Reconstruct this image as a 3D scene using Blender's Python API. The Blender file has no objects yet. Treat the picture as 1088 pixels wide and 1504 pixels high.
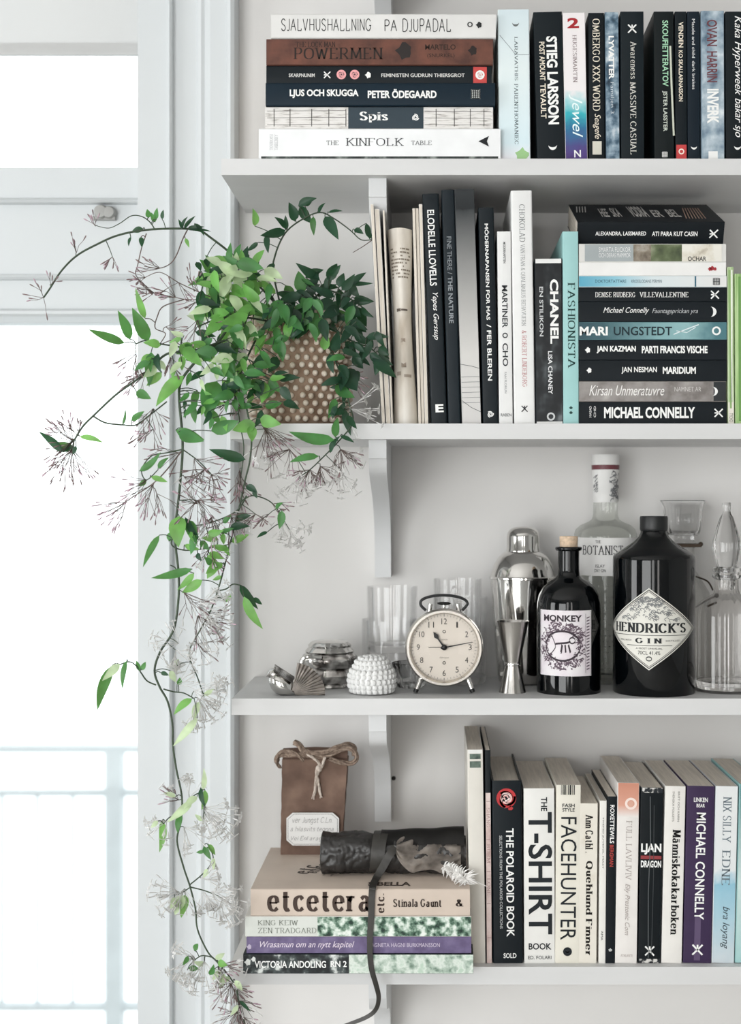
import bpy, bmesh, math, random
from mathutils import Vector, Matrix, noise as mnoise
S = bpy.context.scene
C = S.collection
R = random.Random(7)
PI = math.pi

# ------------------------------------------------------------------ camera, light, exposure
K = 0.0008            # metres per photo pixel in the plane of the shelf fronts (y = 0)
DC = 1.54             # camera distance from that plane
ZC = 1.45             # camera height
VX, VY = 640, 745     # optical axis in the 1088 x 1504 frame
def X(px, y=0.0): return (px - VX) * K * (DC + y) / DC
def Z(py, y=0.0): return ZC + (VY - py) * K * (DC + y) / DC
def P(px, py, y=0.0): return Vector((X(px, y), y, Z(py, y)))

cam = bpy.data.cameras.new('camera')
cam.sensor_fit = 'VERTICAL'; cam.sensor_height = 36.0
cam.lens = DC / K / 1504 * 36.0
cam.shift_x = (544 - VX) / 1504
cam.shift_y = -(752 - VY) / 1504
cam.clip_start = 0.05
cam.dof.use_dof = True; cam.dof.focus_distance = DC + 0.01; cam.dof.aperture_fstop = 3.2
camo = bpy.data.objects.new('camera', cam); C.objects.link(camo)
camo.location = (0, -DC, ZC); camo.rotation_euler = (PI / 2, 0, 0)
S.camera = camo

S.view_settings.view_transform = 'Standard'
S.view_settings.look = 'None'
S.view_settings.gamma = 1
S.view_settings.use_curve_mapping = False
S.view_settings.exposure = -0.14
S.cycles.use_denoising = True
S.cycles.max_bounces = 14
S.cycles.transparent_max_bounces = 24
S.cycles.transmission_bounces = 12
S.cycles.caustics_refractive = True
S.cycles.caustics_reflective = False
S.cycles.sample_clamp_indirect = 6.0

# bright overcast sky outside
w = bpy.data.worlds.new('sky'); S.world = w; w.use_nodes = True
nt = w.node_tree; nt.nodes.clear()
tc = nt.nodes.new('ShaderNodeTexCoord'); sp = nt.nodes.new('ShaderNodeSeparateXYZ')
rp = nt.nodes.new('ShaderNodeValToRGB'); bg = nt.nodes.new('ShaderNodeBackground'); ow = nt.nodes.new('ShaderNodeOutputWorld')
rp.color_ramp.elements[0].color = (0.93, 0.95, 0.96, 1); rp.color_ramp.elements[1].color = (0.97, 0.985, 1.0, 1)
bg.inputs[1].default_value = 2.4
nt.links.new(tc.outputs['Generated'], sp.inputs[0]); nt.links.new(sp.outputs[2], rp.inputs[0])
nt.links.new(rp.outputs[0], bg.inputs[0]); nt.links.new(bg.outputs[0], ow.inputs[0])

def area(name, loc, target, sx, sy, power, color=(1, 1, 1)):
    l = bpy.data.lights.new(name, 'AREA'); l.shape = 'RECTANGLE'; l.size = sx; l.size_y = sy
    l.energy = power; l.color = color
    o = bpy.data.objects.new(name, l); C.objects.link(o); o.location = loc
    d = Vector(target) - Vector(loc)
    o.rotation_euler = d.to_track_quat('-Z', 'Y').to_euler()
    return o
area('assumed_light_side', (-3.7, -1.75, 1.38), (0.1, 0.1, 1.35), 1.2, 1.9, 54, (0.97, 0.99, 0.995))  # assumed source on the left, read off the shading; that wall is solid
area('added_light_wide', (-1.6, -3.5, 1.25), (0.1, 0.1, 1.30), 2.0, 2.0, 94, (0.97, 0.99, 0.99))  # added broad key, no window behind it; evens out the bracket shade
area('assumed_light_room', (-0.45, -3.5, 1.60), (0.0, 0.1, 1.35), 0.42, 1.7, 11, (1.0, 1.0, 0.99))  # assumed source behind the camera, for the bottle highlights; no opening is built there
area('added_warm_fill', (0.45, -3.5, 1.60), (0.2, 0.1, 1.35), 0.3, 1.7, 8, (1.0, 0.955, 0.925))  # added warm fill, no window behind it; tints the right-hand end

# ------------------------------------------------------------------ materials
def lin(h):
    if isinstance(h, str):
        h = h.lstrip('#'); c = [int(h[i:i + 2], 16) / 255 for i in (0, 2, 4)]
    else: c = [x / 255 for x in h]
    return tuple((x / 12.92 if x <= 0.04045 else ((x + 0.055) / 1.055) ** 2.4) for x in c)
_mats = {}
def mat(name, col, rough=0.5, metal=0.0, var=0.06, scale=30.0, bump=0.0, spec=0.5, stretch=None):
    """Principled colour broken up by a little object-space noise"""
    if name in _mats: return _mats[name]
    m = bpy.data.materials.new(name); m.use_nodes = True; t = m.node_tree
    b = t.nodes['Principled BSDF']; c = lin(col)
    b.inputs['Roughness'].default_value = rough; b.inputs['Metallic'].default_value = metal
    b.inputs['Specular IOR Level'].default_value = spec
    co = t.nodes.new('ShaderNodeTexCoord'); n = t.nodes.new('ShaderNodeTexNoise'); n.inputs['Scale'].default_value = scale
    n.inputs['Detail'].default_value = 4
    src = co.outputs['Object']
    if stretch:
        mpn = t.nodes.new('ShaderNodeMapping'); mpn.inputs['Scale'].default_value = stretch
        t.links.new(src, mpn.inputs[0]); src = mpn.outputs[0]
    t.links.new(src, n.inputs['Vector'])
    r = t.nodes.new('ShaderNodeValToRGB')
    r.color_ramp.elements[0].position = 0.3; r.color_ramp.elements[1].position = 0.7
    r.color_ramp.elements[0].color = (*[x * (1 - var) for x in c], 1)
    r.color_ramp.elements[1].color = (*[min(1, x * (1 + var)) for x in c], 1)
    t.links.new(n.outputs[0], r.inputs[0]); t.links.new(r.outputs[0], b.inputs['Base Color'])
    if bump:
        bp = t.nodes.new('ShaderNodeBump'); bp.inputs['Strength'].default_value = bump; bp.inputs['Distance'].default_value = 0.001
        t.links.new(n.outputs[0], bp.inputs['Height']); t.links.new(bp.outputs[0], b.inputs['Normal'])
    _mats[name] = m; return m
def ink(h): return mat('ink_' + h, h, 0.55, var=0.03, spec=0.25)
def metal_ink(h): return mat('foil_' + h, h, 0.3, 0.8)
def photo(name, stops, scale=40.0, rough=0.4, stretch=None, detail=6.0, contrast=(0.3, 0.7)):
    """printed picture: noise through a colour ramp"""
    if name in _mats: return _mats[name]
    m = bpy.data.materials.new(name); m.use_nodes = True; t = m.node_tree; b = t.nodes['Principled BSDF']
    b.inputs['Roughness'].default_value = rough; b.inputs['Specular IOR Level'].default_value = 0.3
    co = t.nodes.new('ShaderNodeTexCoord'); n = t.nodes.new('ShaderNodeTexNoise')
    n.inputs['Scale'].default_value = scale; n.inputs['Detail'].default_value = detail
    mpn = t.nodes.new('ShaderNodeMapping'); mpn.inputs['Scale'].default_value = stretch or (1, 1, 1)
    t.links.new(co.outputs['Object'], mpn.inputs[0]); t.links.new(mpn.outputs[0], n.inputs['Vector'])
    r = t.nodes.new('ShaderNodeValToRGB'); e = r.color_ramp.elements
    lo, hi = contrast
    while len(e) < len(stops): e.new(0.5)
    for i, s in enumerate(stops):
        e[i].position = lo + (hi - lo) * i / (len(stops) - 1); e[i].color = (*lin(s), 1)
    t.links.new(n.outputs[0], r.inputs[0]); t.links.new(r.outputs[0], b.inputs['Base Color'])
    _mats[name] = m; return m
def grad(name, stops, axis=2, rough=0.5, noise_amt=0.0):
    """printed gradient along the bounding box of the print"""
    if name in _mats: return _mats[name]
    m = bpy.data.materials.new(name); m.use_nodes = True; t = m.node_tree; b = t.nodes['Principled BSDF']
    b.inputs['Roughness'].default_value = rough; b.inputs['Specular IOR Level'].default_value = 0.3
    co = t.nodes.new('ShaderNodeTexCoord'); s = t.nodes.new('ShaderNodeSeparateXYZ')
    t.links.new(co.outputs['Generated'], s.inputs[0])
    r = t.nodes.new('ShaderNodeValToRGB'); e = r.color_ramp.elements
    while len(e) < len(stops): e.new(0.5)
    for i, (p, c) in enumerate(stops): e[i].position = p; e[i].color = (*lin(c), 1)
    n = t.nodes.new('ShaderNodeTexNoise'); n.inputs['Scale'].default_value = 90
    ma = t.nodes.new('ShaderNodeMath'); ma.operation = 'MULTIPLY_ADD'; ma.inputs[1].default_value = noise_amt
    t.links.new(co.outputs['Object'], n.inputs['Vector']); t.links.new(n.outputs[0], ma.inputs[0]); t.links.new(s.outputs[axis], ma.inputs[2])
    t.links.new(ma.outputs[0], r.inputs[0]); t.links.new(r.outputs[0], b.inputs['Base Color'])
    _mats[name] = m; return m
def thin_glass(name, tint='#ffffff', edge=0.55, gloss=0.06):
    """thin clear wall: mostly see-through, greyer and more mirror-like at grazing angles"""
    if name in _mats: return _mats[name]
    m = bpy.data.materials.new(name); m.use_nodes = True; t = m.node_tree; t.nodes.clear()
    o = t.nodes.new('ShaderNodeOutputMaterial'); mx = t.nodes.new('ShaderNodeMixShader')
    tr = t.nodes.new('ShaderNodeBsdfTransparent'); gl = t.nodes.new('ShaderNodeBsdfGlossy'); gl.inputs['Roughness'].default_value = 0.02
    lw = t.nodes.new('ShaderNodeLayerWeight'); lw.inputs[0].default_value = 0.22
    r = t.nodes.new('ShaderNodeValToRGB')
    c = lin(tint)
    r.color_ramp.elements[0].color = (*c, 1); r.color_ramp.elements[0].position = 0.55
    r.color_ramp.elements[1].color = (*[x * edge for x in c], 1)
    ml = t.nodes.new('ShaderNodeMapRange'); ml.inputs[3].default_value = gloss; ml.inputs[4].default_value = 0.45
    n = t.nodes.new('ShaderNodeTexNoise'); n.inputs['Scale'].default_value = 14; co = t.nodes.new('ShaderNodeTexCoord')
    bp = t.nodes.new('ShaderNodeBump'); bp.inputs['Strength'].default_value = 0.05; bp.inputs['Distance'].default_value = 0.002
    t.links.new(co.outputs['Object'], n.inputs['Vector']); t.links.new(n.outputs[0], bp.inputs['Height']); t.links.new(bp.outputs[0], gl.inputs['Normal'])
    t.links.new(lw.outputs['Facing'], r.inputs[0]); t.links.new(r.outputs[0], tr.inputs[0])
    t.links.new(lw.outputs['Fresnel'], ml.inputs[0]); t.links.new(ml.outputs[0], mx.inputs[0])
    t.links.new(tr.outputs[0], mx.inputs[1]); t.links.new(gl.outputs[0], mx.inputs[2]); t.links.new(mx.outputs[0], o.inputs[0])
    _mats[name] = m; return m
def solid_glass(name, tint='#ffffff', ior=1.45):
    if name in _mats: return _mats[name]
    m = bpy.data.materials.new(name); m.use_nodes = True; b = m.node_tree.nodes['Principled BSDF']
    b.inputs['Base Color'].default_value = (*lin(tint), 1); b.inputs['Roughness'].default_value = 0.01
    b.inputs['Transmission Weight'].default_value = 1; b.inputs['IOR'].default_value = ior
    _mats[name] = m; return m
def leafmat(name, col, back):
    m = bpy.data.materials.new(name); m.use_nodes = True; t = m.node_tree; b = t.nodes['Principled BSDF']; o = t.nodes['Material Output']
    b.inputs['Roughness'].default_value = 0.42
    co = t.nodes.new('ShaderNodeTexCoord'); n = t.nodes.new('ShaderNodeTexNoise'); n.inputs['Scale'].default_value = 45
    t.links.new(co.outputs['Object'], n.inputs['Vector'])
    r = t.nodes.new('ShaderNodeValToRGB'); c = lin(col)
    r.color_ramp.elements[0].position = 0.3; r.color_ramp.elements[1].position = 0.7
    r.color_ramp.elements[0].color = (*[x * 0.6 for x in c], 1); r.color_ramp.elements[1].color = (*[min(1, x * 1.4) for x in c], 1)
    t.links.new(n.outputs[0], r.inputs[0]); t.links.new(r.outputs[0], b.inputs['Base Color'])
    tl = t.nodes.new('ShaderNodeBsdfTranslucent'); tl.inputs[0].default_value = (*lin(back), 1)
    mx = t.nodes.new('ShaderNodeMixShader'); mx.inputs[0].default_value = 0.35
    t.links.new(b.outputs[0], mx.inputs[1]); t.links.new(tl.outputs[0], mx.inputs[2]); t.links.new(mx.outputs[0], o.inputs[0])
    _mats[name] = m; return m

WALL = mat('wall_paint', '#dfdddb', 0.85, var=0.015, scale=6)
WHITE = mat('white_gloss_paint', '#d3d4d5', 0.45, var=0.012, scale=8, spec=0.35)
SHELF = mat('shelf_paint', '#d3d3d3', 0.5, var=0.02, scale=9, spec=0.35, stretch=(1, 6, 6))
PAGES = mat('page_edges', '#d9d0c4', 0.9, var=0.12, scale=420, stretch=(0.05, 0.05, 1))
PAGES_V = mat('page_edges_upright', '#d9d0c4', 0.9, var=0.12, scale=420, stretch=(1, 0.05, 0.05))
WINPAINT = mat('window_paint', '#cdd1d3', 0.45, var=0.012, scale=8, spec=0.35)
CHROME = mat('chrome', '#d6d4d1', 0.09, 1.0, var=0.02)
STEEL = mat('steel', '#b9b6b2', 0.22, 1.0, var=0.06)
DARKGLASS = mat('black_glass', '#030507', 0.04, var=0.0, spec=0.42)

# ------------------------------------------------------------------ mesh helpers
class MB:
    def __init__(s): s.b = bmesh.new()
    def box(s, x0, x1, y0, y1, z0, z1, mi=0):
        v = [s.b.verts.new((x, y, z)) for x in (x0, x1) for y in (y0, y1) for z in (z0, z1)]
        for q in ((0, 1, 3, 2), (4, 6, 7, 5), (0, 4, 5, 1), (2, 3, 7, 6), (0, 2, 6, 4), (1, 5, 7, 3)):
            f = s.b.faces.new([v[i] for i in q]); f.material_index = mi
        return s
    def prism(s, pts, d0, d1, axis='y'):
        """outline pts in the two other axes, extruded along axis"""
        def mk(a, b, d): return {'y': (a, d, b), 'x': (d, a, b), 'z': (a, b, d)}[axis]
        A = [s.b.verts.new(mk(a, b, d0)) for a, b in pts]; B = [s.b.verts.new(mk(a, b, d1)) for a, b in pts]
        n = len(pts)
        s.b.faces.new(A); s.b.faces.new(B[::-1])
        for i in range(n): s.b.faces.new((A[i], B[i], B[(i + 1) % n], A[(i + 1) % n]))
        return s
    def lathe(s, prof, seg=48, o=(0, 0, 0), axis='z', a0=0.0, a1=2 * PI, rfun=None):
        full = abs(a1 - a0 - 2 * PI) < 1e-6
        rings = []
        n = seg if full else seg + 1
        for r, z in prof:
            if r < 1e-6 and full:
                p = (o[0], o[1], o[2] + z) if axis == 'z' else (o[0], o[1] + z, o[2])
                rings.append([s.b.verts.new(p)]); continue
            ring = []
            for i in range(n):
                a = a0 + (a1 - a0) * i / seg
                rr = r * (rfun(a, z) if rfun else 1)
                c, q = rr * math.cos(a), rr * math.sin(a)
                ring.append(s.b.verts.new((o[0] + c, o[1] + q, o[2] + z) if axis == 'z' else (o[0] + c, o[1] + z, o[2] + q)))
            rings.append(ring)
        for A, B in zip(rings, rings[1:]):
            m = max(len(A), len(B))
            for i in range(m if full else m - 1):
                j = (i + 1) % m
                if len(A) == 1 and len(B) == 1: continue
                if len(A) == 1: s.b.faces.new((A[0], B[i], B[j]))
                elif len(B) == 1: s.b.faces.new((A[i], B[0], A[j]))
                else: s.b.faces.new((A[i], A[j], B[j], B[i]))
        return s
    def tube(s, pts, rad, seg=8, flat=1.0, up=None):
        """round (or flattened) tube along points; rad is a number or a list"""
        pts = [Vector(p) for p in pts]; n = len(pts)
        if n < 2: return s
        rings = []; prev = None
        for i, p in enumerate(pts):
            d = (pts[min(i + 1, n - 1)] - pts[max(i - 1, 0)])
            if d.length < 1e-9: d = Vector((0, 0, 1))
            d.normalize()
            if prev is None:
                u = Vector(up) if up else (Vector((0, 1, 0)) if abs(d.y) < 0.9 else Vector((1, 0, 0)))
            else: u = prev
            u = (u - d * u.dot(d))
            if u.length < 1e-6: u = d.orthogonal()
            u.normalize(); prev = u; v = d.cross(u)
            r = rad[i] if isinstance(rad, (list, tuple)) else rad
            rings.append([s.b.verts.new(p + (u * math.cos(2 * PI * k / seg) * flat + v * math.sin(2 * PI * k / seg)) * r) for k in range(seg)])
        for A, B in zip(rings, rings[1:]):
            for k in range(seg): s.b.faces.new((A[k], A[(k + 1) % seg], B[(k + 1) % seg], B[k]))
        s.b.faces.new(rings[0][::-1]); s.b.faces.new(rings[-1])
        return s
    def ball(s, c, rx, ry=None, rz=None, u=12, v=8, rot=None):
        ry = ry or rx; rz = rz or rx; c = Vector(c); rings = []
        def T(p):
            p = Vector(p)
            return c + (rot @ p if rot else p)
        for j in range(v + 1):
            t = PI * j / v
            if j in (0, v): rings.append([s.b.verts.new(T((0, 0, rz * math.cos(t))))]); continue
            rings.append([s.b.verts.new(T((rx * math.sin(t) * math.cos(2 * PI * i / u), ry * math.sin(t) * math.sin(2 * PI * i / u), rz * math.cos(t)))) for i in range(u)])
        for A, B in zip(rings, rings[1:]):
            for i in range(u):
                j = (i + 1) % u
                if len(A) == 1: s.b.faces.new((A[0], B[i], B[j]))
                elif len(B) == 1: s.b.faces.new((A[i], B[0], A[j]))
                else: s.b.faces.new((A[i], B[i], B[j], A[j]))
        return s
    def faces(s, vs, fs, mi=0):
        V = [s.b.verts.new(v) for v in vs]
        for f in fs:
            try: q = s.b.faces.new([V[i] for i in f]); q.material_index = mi
            except ValueError: pass
        return s
    def build(s, name, m, parent=None, loc=(0, 0, 0), rot=(0, 0, 0), smooth=35, bevel=0, fix=True):
        if bevel:
            es = [e for e in s.b.edges if len(e.link_faces) == 2 and e.calc_face_angle(0) > 0.5]
            bmesh.ops.bevel(s.b, geom=es, offset=bevel, segments=2, affect='EDGES', profile=0.6)
        if fix: bmesh.ops.recalc_face_normals(s.b, faces=s.b.faces)
        if smooth:
            a = math.radians(smooth)
            for f in s.b.faces: f.smooth = True
            for e in s.b.edges: e.smooth = not (len(e.link_faces) == 2 and e.calc_face_angle(0) > a)
        me = bpy.data.meshes.new(name); s.b.to_mesh(me); s.b.free()
        for mm in (m if isinstance(m, (list, tuple)) else [m]): me.materials.append(mm)
        o = bpy.data.objects.new(name, me); C.objects.link(o)
        if parent: o.parent = parent
        o.location = loc; o.rotation_euler = rot
        return o
def tag(o, label=None, cat=None, group=None, kind=None):
    if label: o['label'] = label
    if cat: o['category'] = cat
    if group: o['group'] = group
    if kind: o['kind'] = kind
    return o
def thing(name, label, cat, loc, group=None, rot=(0, 0, 0)):
    o = bpy.data.objects.new(name, None); C.objects.link(o); o.location = loc; o.rotation_euler = rot
    o.empty_display_size = 0.02
    return tag(o, label, cat, group)
def copy_tree(o, parent=None):
    c = o.copy(); C.objects.link(c)
    if parent: c.parent = parent
    for ch in list(o.children): copy_tree(ch, c)
    return c
def smooth_path(pts, sub=6, closed=False):
    pts = [tuple(p) for p in pts]; n = len(pts); out = []
    if n < 3: return [Vector(p) for p in pts]
    rng = range(n) if closed else range(n - 1)
    for i in rng:
        p0 = pts[(i - 1) % n] if closed or i > 0 else pts[0]
        p1 = pts[i]; p2 = pts[(i + 1) % n]
        p3 = pts[(i + 2) % n] if closed or i + 2 < n else pts[-1]
        for k in range(sub):
            t = k / sub
            out.append(Vector([0.5 * (2 * b + (c - a) * t + (2 * a - 5 * b + 4 * c - d) * t * t + (3 * b - a - 3 * c + d) * t ** 3) for a, b, c, d in zip(p0, p1, p2, p3)]))
    out.append(Vector(pts[0] if closed else pts[-1]))
    return out

# ------------------------------------------------------------------ lettering
SER = {
'A': "0,0 32,100 64,0;14,36 50,36", 'B': "8,0 8,100;~8,100 38,100 50,77 38,54 8,54;~8,54 42,54 58,27 42,0 8,0",
'C': "~62,80 45,98 25,98 4,72 4,28 25,2 45,2 62,20", 'D': "8,0 8,100;~8,100 38,99 63,76 63,24 38,1 8,0",
'E': "8,0 8,100;8,100 54,100 54,84;8,52 44,52;8,0 56,0 56,16", 'F': "8,0 8,100;8,100 54,100 54,84;8,52 44,52",
'G': "~62,80 45,98 25,98 4,72 4,28 25,2 45,2 62,20;62,16 62,44;46,44 70,44", 'H': "8,0 8,100;62,0 62,100;8,52 62,52",
'I': "8,0 8,100", 'J': "~30,100 30,20 18,0 2,6", 'K': "8,0 8,100;58,100 8,42;24,58 62,0", 'L': "8,100 8,0;8,0 52,0 54,18",
'M': "6,0 10,100;10,100 42,10;42,10 74,100;74,100 78,0", 'N': "8,0 8,100;8,100 60,0;60,0 60,100",
'O': "~35,100 8,85 1,50 8,15 35,0 62,15 69,50 62,85 35,100", 'P': "8,0 8,100;~8,100 42,99 56,75 42,49 8,48",
'R': "8,0 8,100;~8,100 42,99 56,75 42,49 8,48;30,48 62,0", 'S': "~54,84 40,98 20,98 6,78 16,58 42,44 56,22 42,2 18,2 4,18",
'T': "32,0 32,100;2,84 2,100 62,100 62,84", 'U': "~8,100 8,50 10,20 24,2 42,2 56,20 58,50 58,100", 'V': "2,100 32,0 62,100",
'W': "2,100 24,0 44,90 64,0 86,100", 'Q': "~35,100 8,85 1,50 8,15 35,0 62,15 69,50 62,85 35,100;40,16 66,-14", 'Z': "4,84 4,100 58,100;58,100 4,0;4,0 60,0 60,16", 'w': "2,64 18,0 34,56 50,0 66,64", 'x': "4,64 46,0;46,64 4,0", 'z': "4,64 44,64 4,0 46,0", 'j': "~14,64 14,-10 2,-26;14,84 14,95", 'q': "50,64 50,-30;~50,48 32,66 6,52 6,14 32,0 50,12", ',': "8,6 2,-16", 'X': "4,0 60,100;4,100 60,0", 'Y': "2,100 32,46 62,100;32,46 32,0", "'": "8,100 4,78", '.': "6,0 6,10", '-': "4,40 36,40",
'a': "~10,54 26,66 42,56 44,34 44,10 54,0;~44,38 16,34 6,16 18,0 34,4 44,16", 'b': "8,100 8,0;~8,48 26,66 50,52 50,14 26,0 8,12",
'c': "~46,52 32,66 10,56 4,32 12,8 30,0 48,12", 'd': "50,100 50,0;~50,48 32,66 6,52 6,14 32,0 50,12",
'e': "6,36 49,36;~49,36 44,58 28,66 9,56 4,32 12,8 32,0 50,12", 'f': "~44,90 32,100 18,88 18,60 18,0;4,62 36,62",
'g': "~50,62 50,-12 36,-28 8,-20;~50,48 32,66 6,52 6,14 32,0 50,12", 'h': "8,100 8,0;~8,46 28,66 46,56 48,36 48,0", 'i': "8,0 8,64;8,84 8,95",
'k': "8,100 8,0;46,64 8,24;22,36 50,0", 'l': "8,0 8,100", 'm': "8,64 8,0;~8,46 26,66 38,56 40,36 40,0;~40,46 58,66 70,56 72,36 72,0",
'n': "8,64 8,0;~8,46 28,66 46,56 48,36 48,0", 'o': "~28,66 8,54 4,32 8,10 28,0 48,10 52,32 48,54 28,66", 'p': "8,64 8,-30;~8,50 26,66 50,52 50,14 26,0 8,12",
'r': "8,64 8,0;~8,42 22,62 38,62", 's': "~42,52 30,66 10,60 10,46 40,22 40,6 22,0 6,10", 't': "~16,88 16,40 16,14 26,0 38,6;2,64 36,64",
'u': "~8,64 8,36 10,12 22,0 34,4 44,18;44,64 44,0", 'v': "2,64 24,0 46,64", 'y': "2,64 24,4;46,64 24,0 10,-28", '&': "~60,40 46,10 24,0 6,16 12,40 40,70 38,94 22,96 20,76 36,40 62,0",
}
SER['å'] = SER['a'] + ";~20,78 28,88 36,78 28,74 20,78"; SER['ä'] = SER['a'] + ";16,80 16,90;38,80 38,90"; SER['Ö'] = SER['O'] + ";20,112 20,122;48,112 48,122"
def stroke_quads(pl, wf, verts, faces):
    n = len(pl); base = len(verts)
    for i, p in enumerate(pl):
        d = Vector(pl[min(i + 1, n - 1)]) - Vector(pl[max(i - 1, 0)])
        if d.length < 1e-9: d = Vector((1, 0))
        d.normalize(); nn = Vector((-d.y, d.x)) * wf(d) / 2
        verts.append((p[0] + nn.x, p[1] + nn.y)); verts.append((p[0] - nn.x, p[1] - nn.y))
    for i in range(n - 1):
        a = base + 2 * i; faces.append((a, a + 1, a + 3, a + 2))
def serif_text(s, thick, thin, serif=11):
    verts, faces = [], []; x = 0
    wf = lambda d: thin + (thick - thin) * abs(d.y)
    for ch in s:
        if ch == ' ': x += 36; continue
        g = SER.get(ch) or SER.get(ch.upper()) or SER['o']; mxx = 0
        for st in g.split(';'):
            sm = st.startswith('~'); pts = [tuple(float(v) for v in q.split(',')) for q in st.lstrip('~').split()]
            mxx = max(mxx, max(p[0] for p in pts)); pts = [(p[0] + x, p[1]) for p in pts]
            pl = [tuple(v) for v in smooth_path(pts, 5)] if sm else pts
            if sm or len(pl) == 2: stroke_quads(pl, wf, verts, faces)
            else:
                for a, b in zip(pl, pl[1:]): stroke_quads([a, b], wf, verts, faces)
            if serif:
                for a, b in ((pl[0], pl[1]), (pl[-1], pl[-2])):
                    d = Vector(b) - Vector(a)
                    if abs(d.y) > abs(d.x) * 0.9 and abs(d.y) > 20 / (5 if sm else 1) and (abs(a[1]) < 3 or abs(a[1] - 100) < 3 or abs(a[1] - 64) < 3):
                        stroke_quads([(a[0] - serif - thick * .3, a[1]), (a[0] + serif + thick * .3, a[1])], lambda q: max(thin, 5), verts, faces)
        x += mxx + 16 + thick * .5
    return verts, faces
_tc = {}
def text2d(s, style):
    k = (s, style)
    if k in _tc: return _tc[k]
    if style.startswith('serif'):
        v, f = serif_text(s, {'serif': 14, 'serifbold': 24, 'seriflight': 9}[style], {'serif': 5, 'serifbold': 8, 'seriflight': 4}[style])
    elif style == 'pen':
        v, f = serif_text(s, 7, 7, 0); v = [(a + b * .25, b) for a, b in v]
    elif style == 'line':
        v, f = serif_text(s, 8, 8, 0)
    else:
        cu = bpy.data.curves.new('lettering', 'FONT'); cu.body = s; cu.resolution_u = 3
        cu.offset = {'sans': 0.0, 'bold': 0.018, 'heavy': 0.035, 'thin': -0.012, 'script': 0.0}[style]
        if style == 'script': cu.shear = 0.35
        ob = bpy.data.objects.new('lettering', cu); me = bpy.data.meshes.new_from_object(ob)
        v = [(q.co.x, q.co.y) for q in me.vertices]; f = [tuple(p.vertices) for p in me.polygons]
        bpy.data.objects.remove(ob); bpy.data.curves.remove(cu); bpy.data.meshes.remove(me)
    xs = [a for a, b in v]; ys = [b for a, b in v]
    x0, x1, y0, y1 = min(xs), max(xs), min(ys), max(ys)
    v = [((a - x0) / max(1e-6, x1 - x0), (b - y0) / max(1e-6, y1 - y0)) for a, b in v]
    _tc[k] = (v, f); return v, f
def mark2d(kind):
    """small printed signs in a unit square: list of (verts, face list)"""
    v, f = [], []
    if kind == 'ring' or kind == 'circle':
        n = 24; ri = 0.3 if kind == 'ring' else 0.0
        for i in range(n):
            a = 2 * PI * i / n
            v += [(0.5 + .5 * math.cos(a), .5 + .5 * math.sin(a)), (0.5 + ri * math.cos(a), .5 + ri * math.sin(a))]
        f = [(2 * i, 2 * ((i + 1) % n), 2 * ((i + 1) % n) + 1, 2 * i + 1) for i in range(n)]
    elif kind == 'moon':
        n = 12
        for i in range(n + 1):
            a = -PI / 2 + PI * i / n
            v += [(0.2 + .6 * math.cos(a), .5 + .5 * math.sin(a)), (0.2 + .28 * math.cos(a), .5 + .5 * math.sin(a))]
        f = [(2 * i, 2 * i + 2, 2 * i + 3, 2 * i + 1) for i in range(n)]
    elif kind == 'cross':
        v = []
        for a, b in (((0, 0), (1, 1)), ((0, 1), (1, 0)), ((0, .5), (.35, .5))): stroke_quads([a, b], lambda d: .17, v, f)
    elif kind == 'triangle': v = [(0, .5), (1, 0), (.8, .5), (1, 1)]; f = [(0, 1, 2), (0, 2, 3)]
    elif kind == 'square': v = [(0, 0), (1, 0), (1, 1), (0, 1)]; f = [(0, 1, 2, 3)]
    elif kind == 'blot':
        n = 14; v = [(.5, .5)]; rr = random.Random(3)
        for i in range(n):
            a = 2 * PI * i / n; r = .5 * rr.uniform(.55, 1); v.append((.5 + r * math.cos(a), .5 + r * math.sin(a)))
        f = [(0, i + 1, (i + 1) % n + 1) for i in range(n)]
    elif kind == 'grid':
        for i in range(5):
            stroke_quads([(0, i / 4), (1, i / 4)], lambda d: .1, v, f); stroke_quads([(i / 4, 0), (i / 4, 1)], lambda d: .1, v, f)
    elif kind == 'swirl':
        for ph in (0, 2.1, 4.2):
            pl = [(.5 + .5 * (.25 + .75 * t / 16) * math.cos(ph + t * .25), .5 + .5 * (.25 + .75 * t / 16) * math.sin(ph + t * .25)) for t in range(17)]
            stroke_quads(pl, lambda d: .14, v, f)
    return v, f

# ------------------------------------------------------------------ the room: wall, window, balcony
YW = 0.20                     # wall plane behind the shelves
WX0, WX1 = X(-560, YW), X(214, YW)      # window opening
WZT, WZB = 2.75, 0.12
m = MB()
m.box(WX1, 2.6, YW, YW + .26, 0, 3.0)
m.box(-4.1, WX0, YW, YW + .26, 0, 3.0)
m.box(WX0, WX1, YW, YW + .26, WZT, 3.0)
m.box(WX0, WX1, YW, YW + .26, 0, WZB)
tag(m.build('wall_back', WALL, smooth=0), kind='structure')
FLOOR = mat('pale_floorboards', '#c2c0bc', 0.5, var=0.12, scale=8, stretch=(8, .6, 1))
tag(MB().box(-4.1, 2.6, -3.8, YW, -.05, 0).build('floor', FLOOR, smooth=0), kind='structure')
ROOM = mat('room_paint', '#c3c4c3', 0.9, var=0.02, scale=5)
tag(MB().box(-4.1, 2.6, -3.8, YW + .26, 3.0, 3.05).build('ceiling', WALL, smooth=0), kind='structure')
tag(MB().box(-4.15, -4.1, -3.8, YW + .26, -.05, 3.05).build('wall_left', ROOM, smooth=0), kind='structure')
tag(MB().box(2.6, 2.65, -3.8, YW + .26, -.05, 3.05).build('wall_right', ROOM, smooth=0), kind='structure')
tag(MB().box(-4.15, 2.65, -3.85, -3.8, -.05, 3.05).build('wall_front', ROOM, smooth=0), kind='structure')

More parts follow.
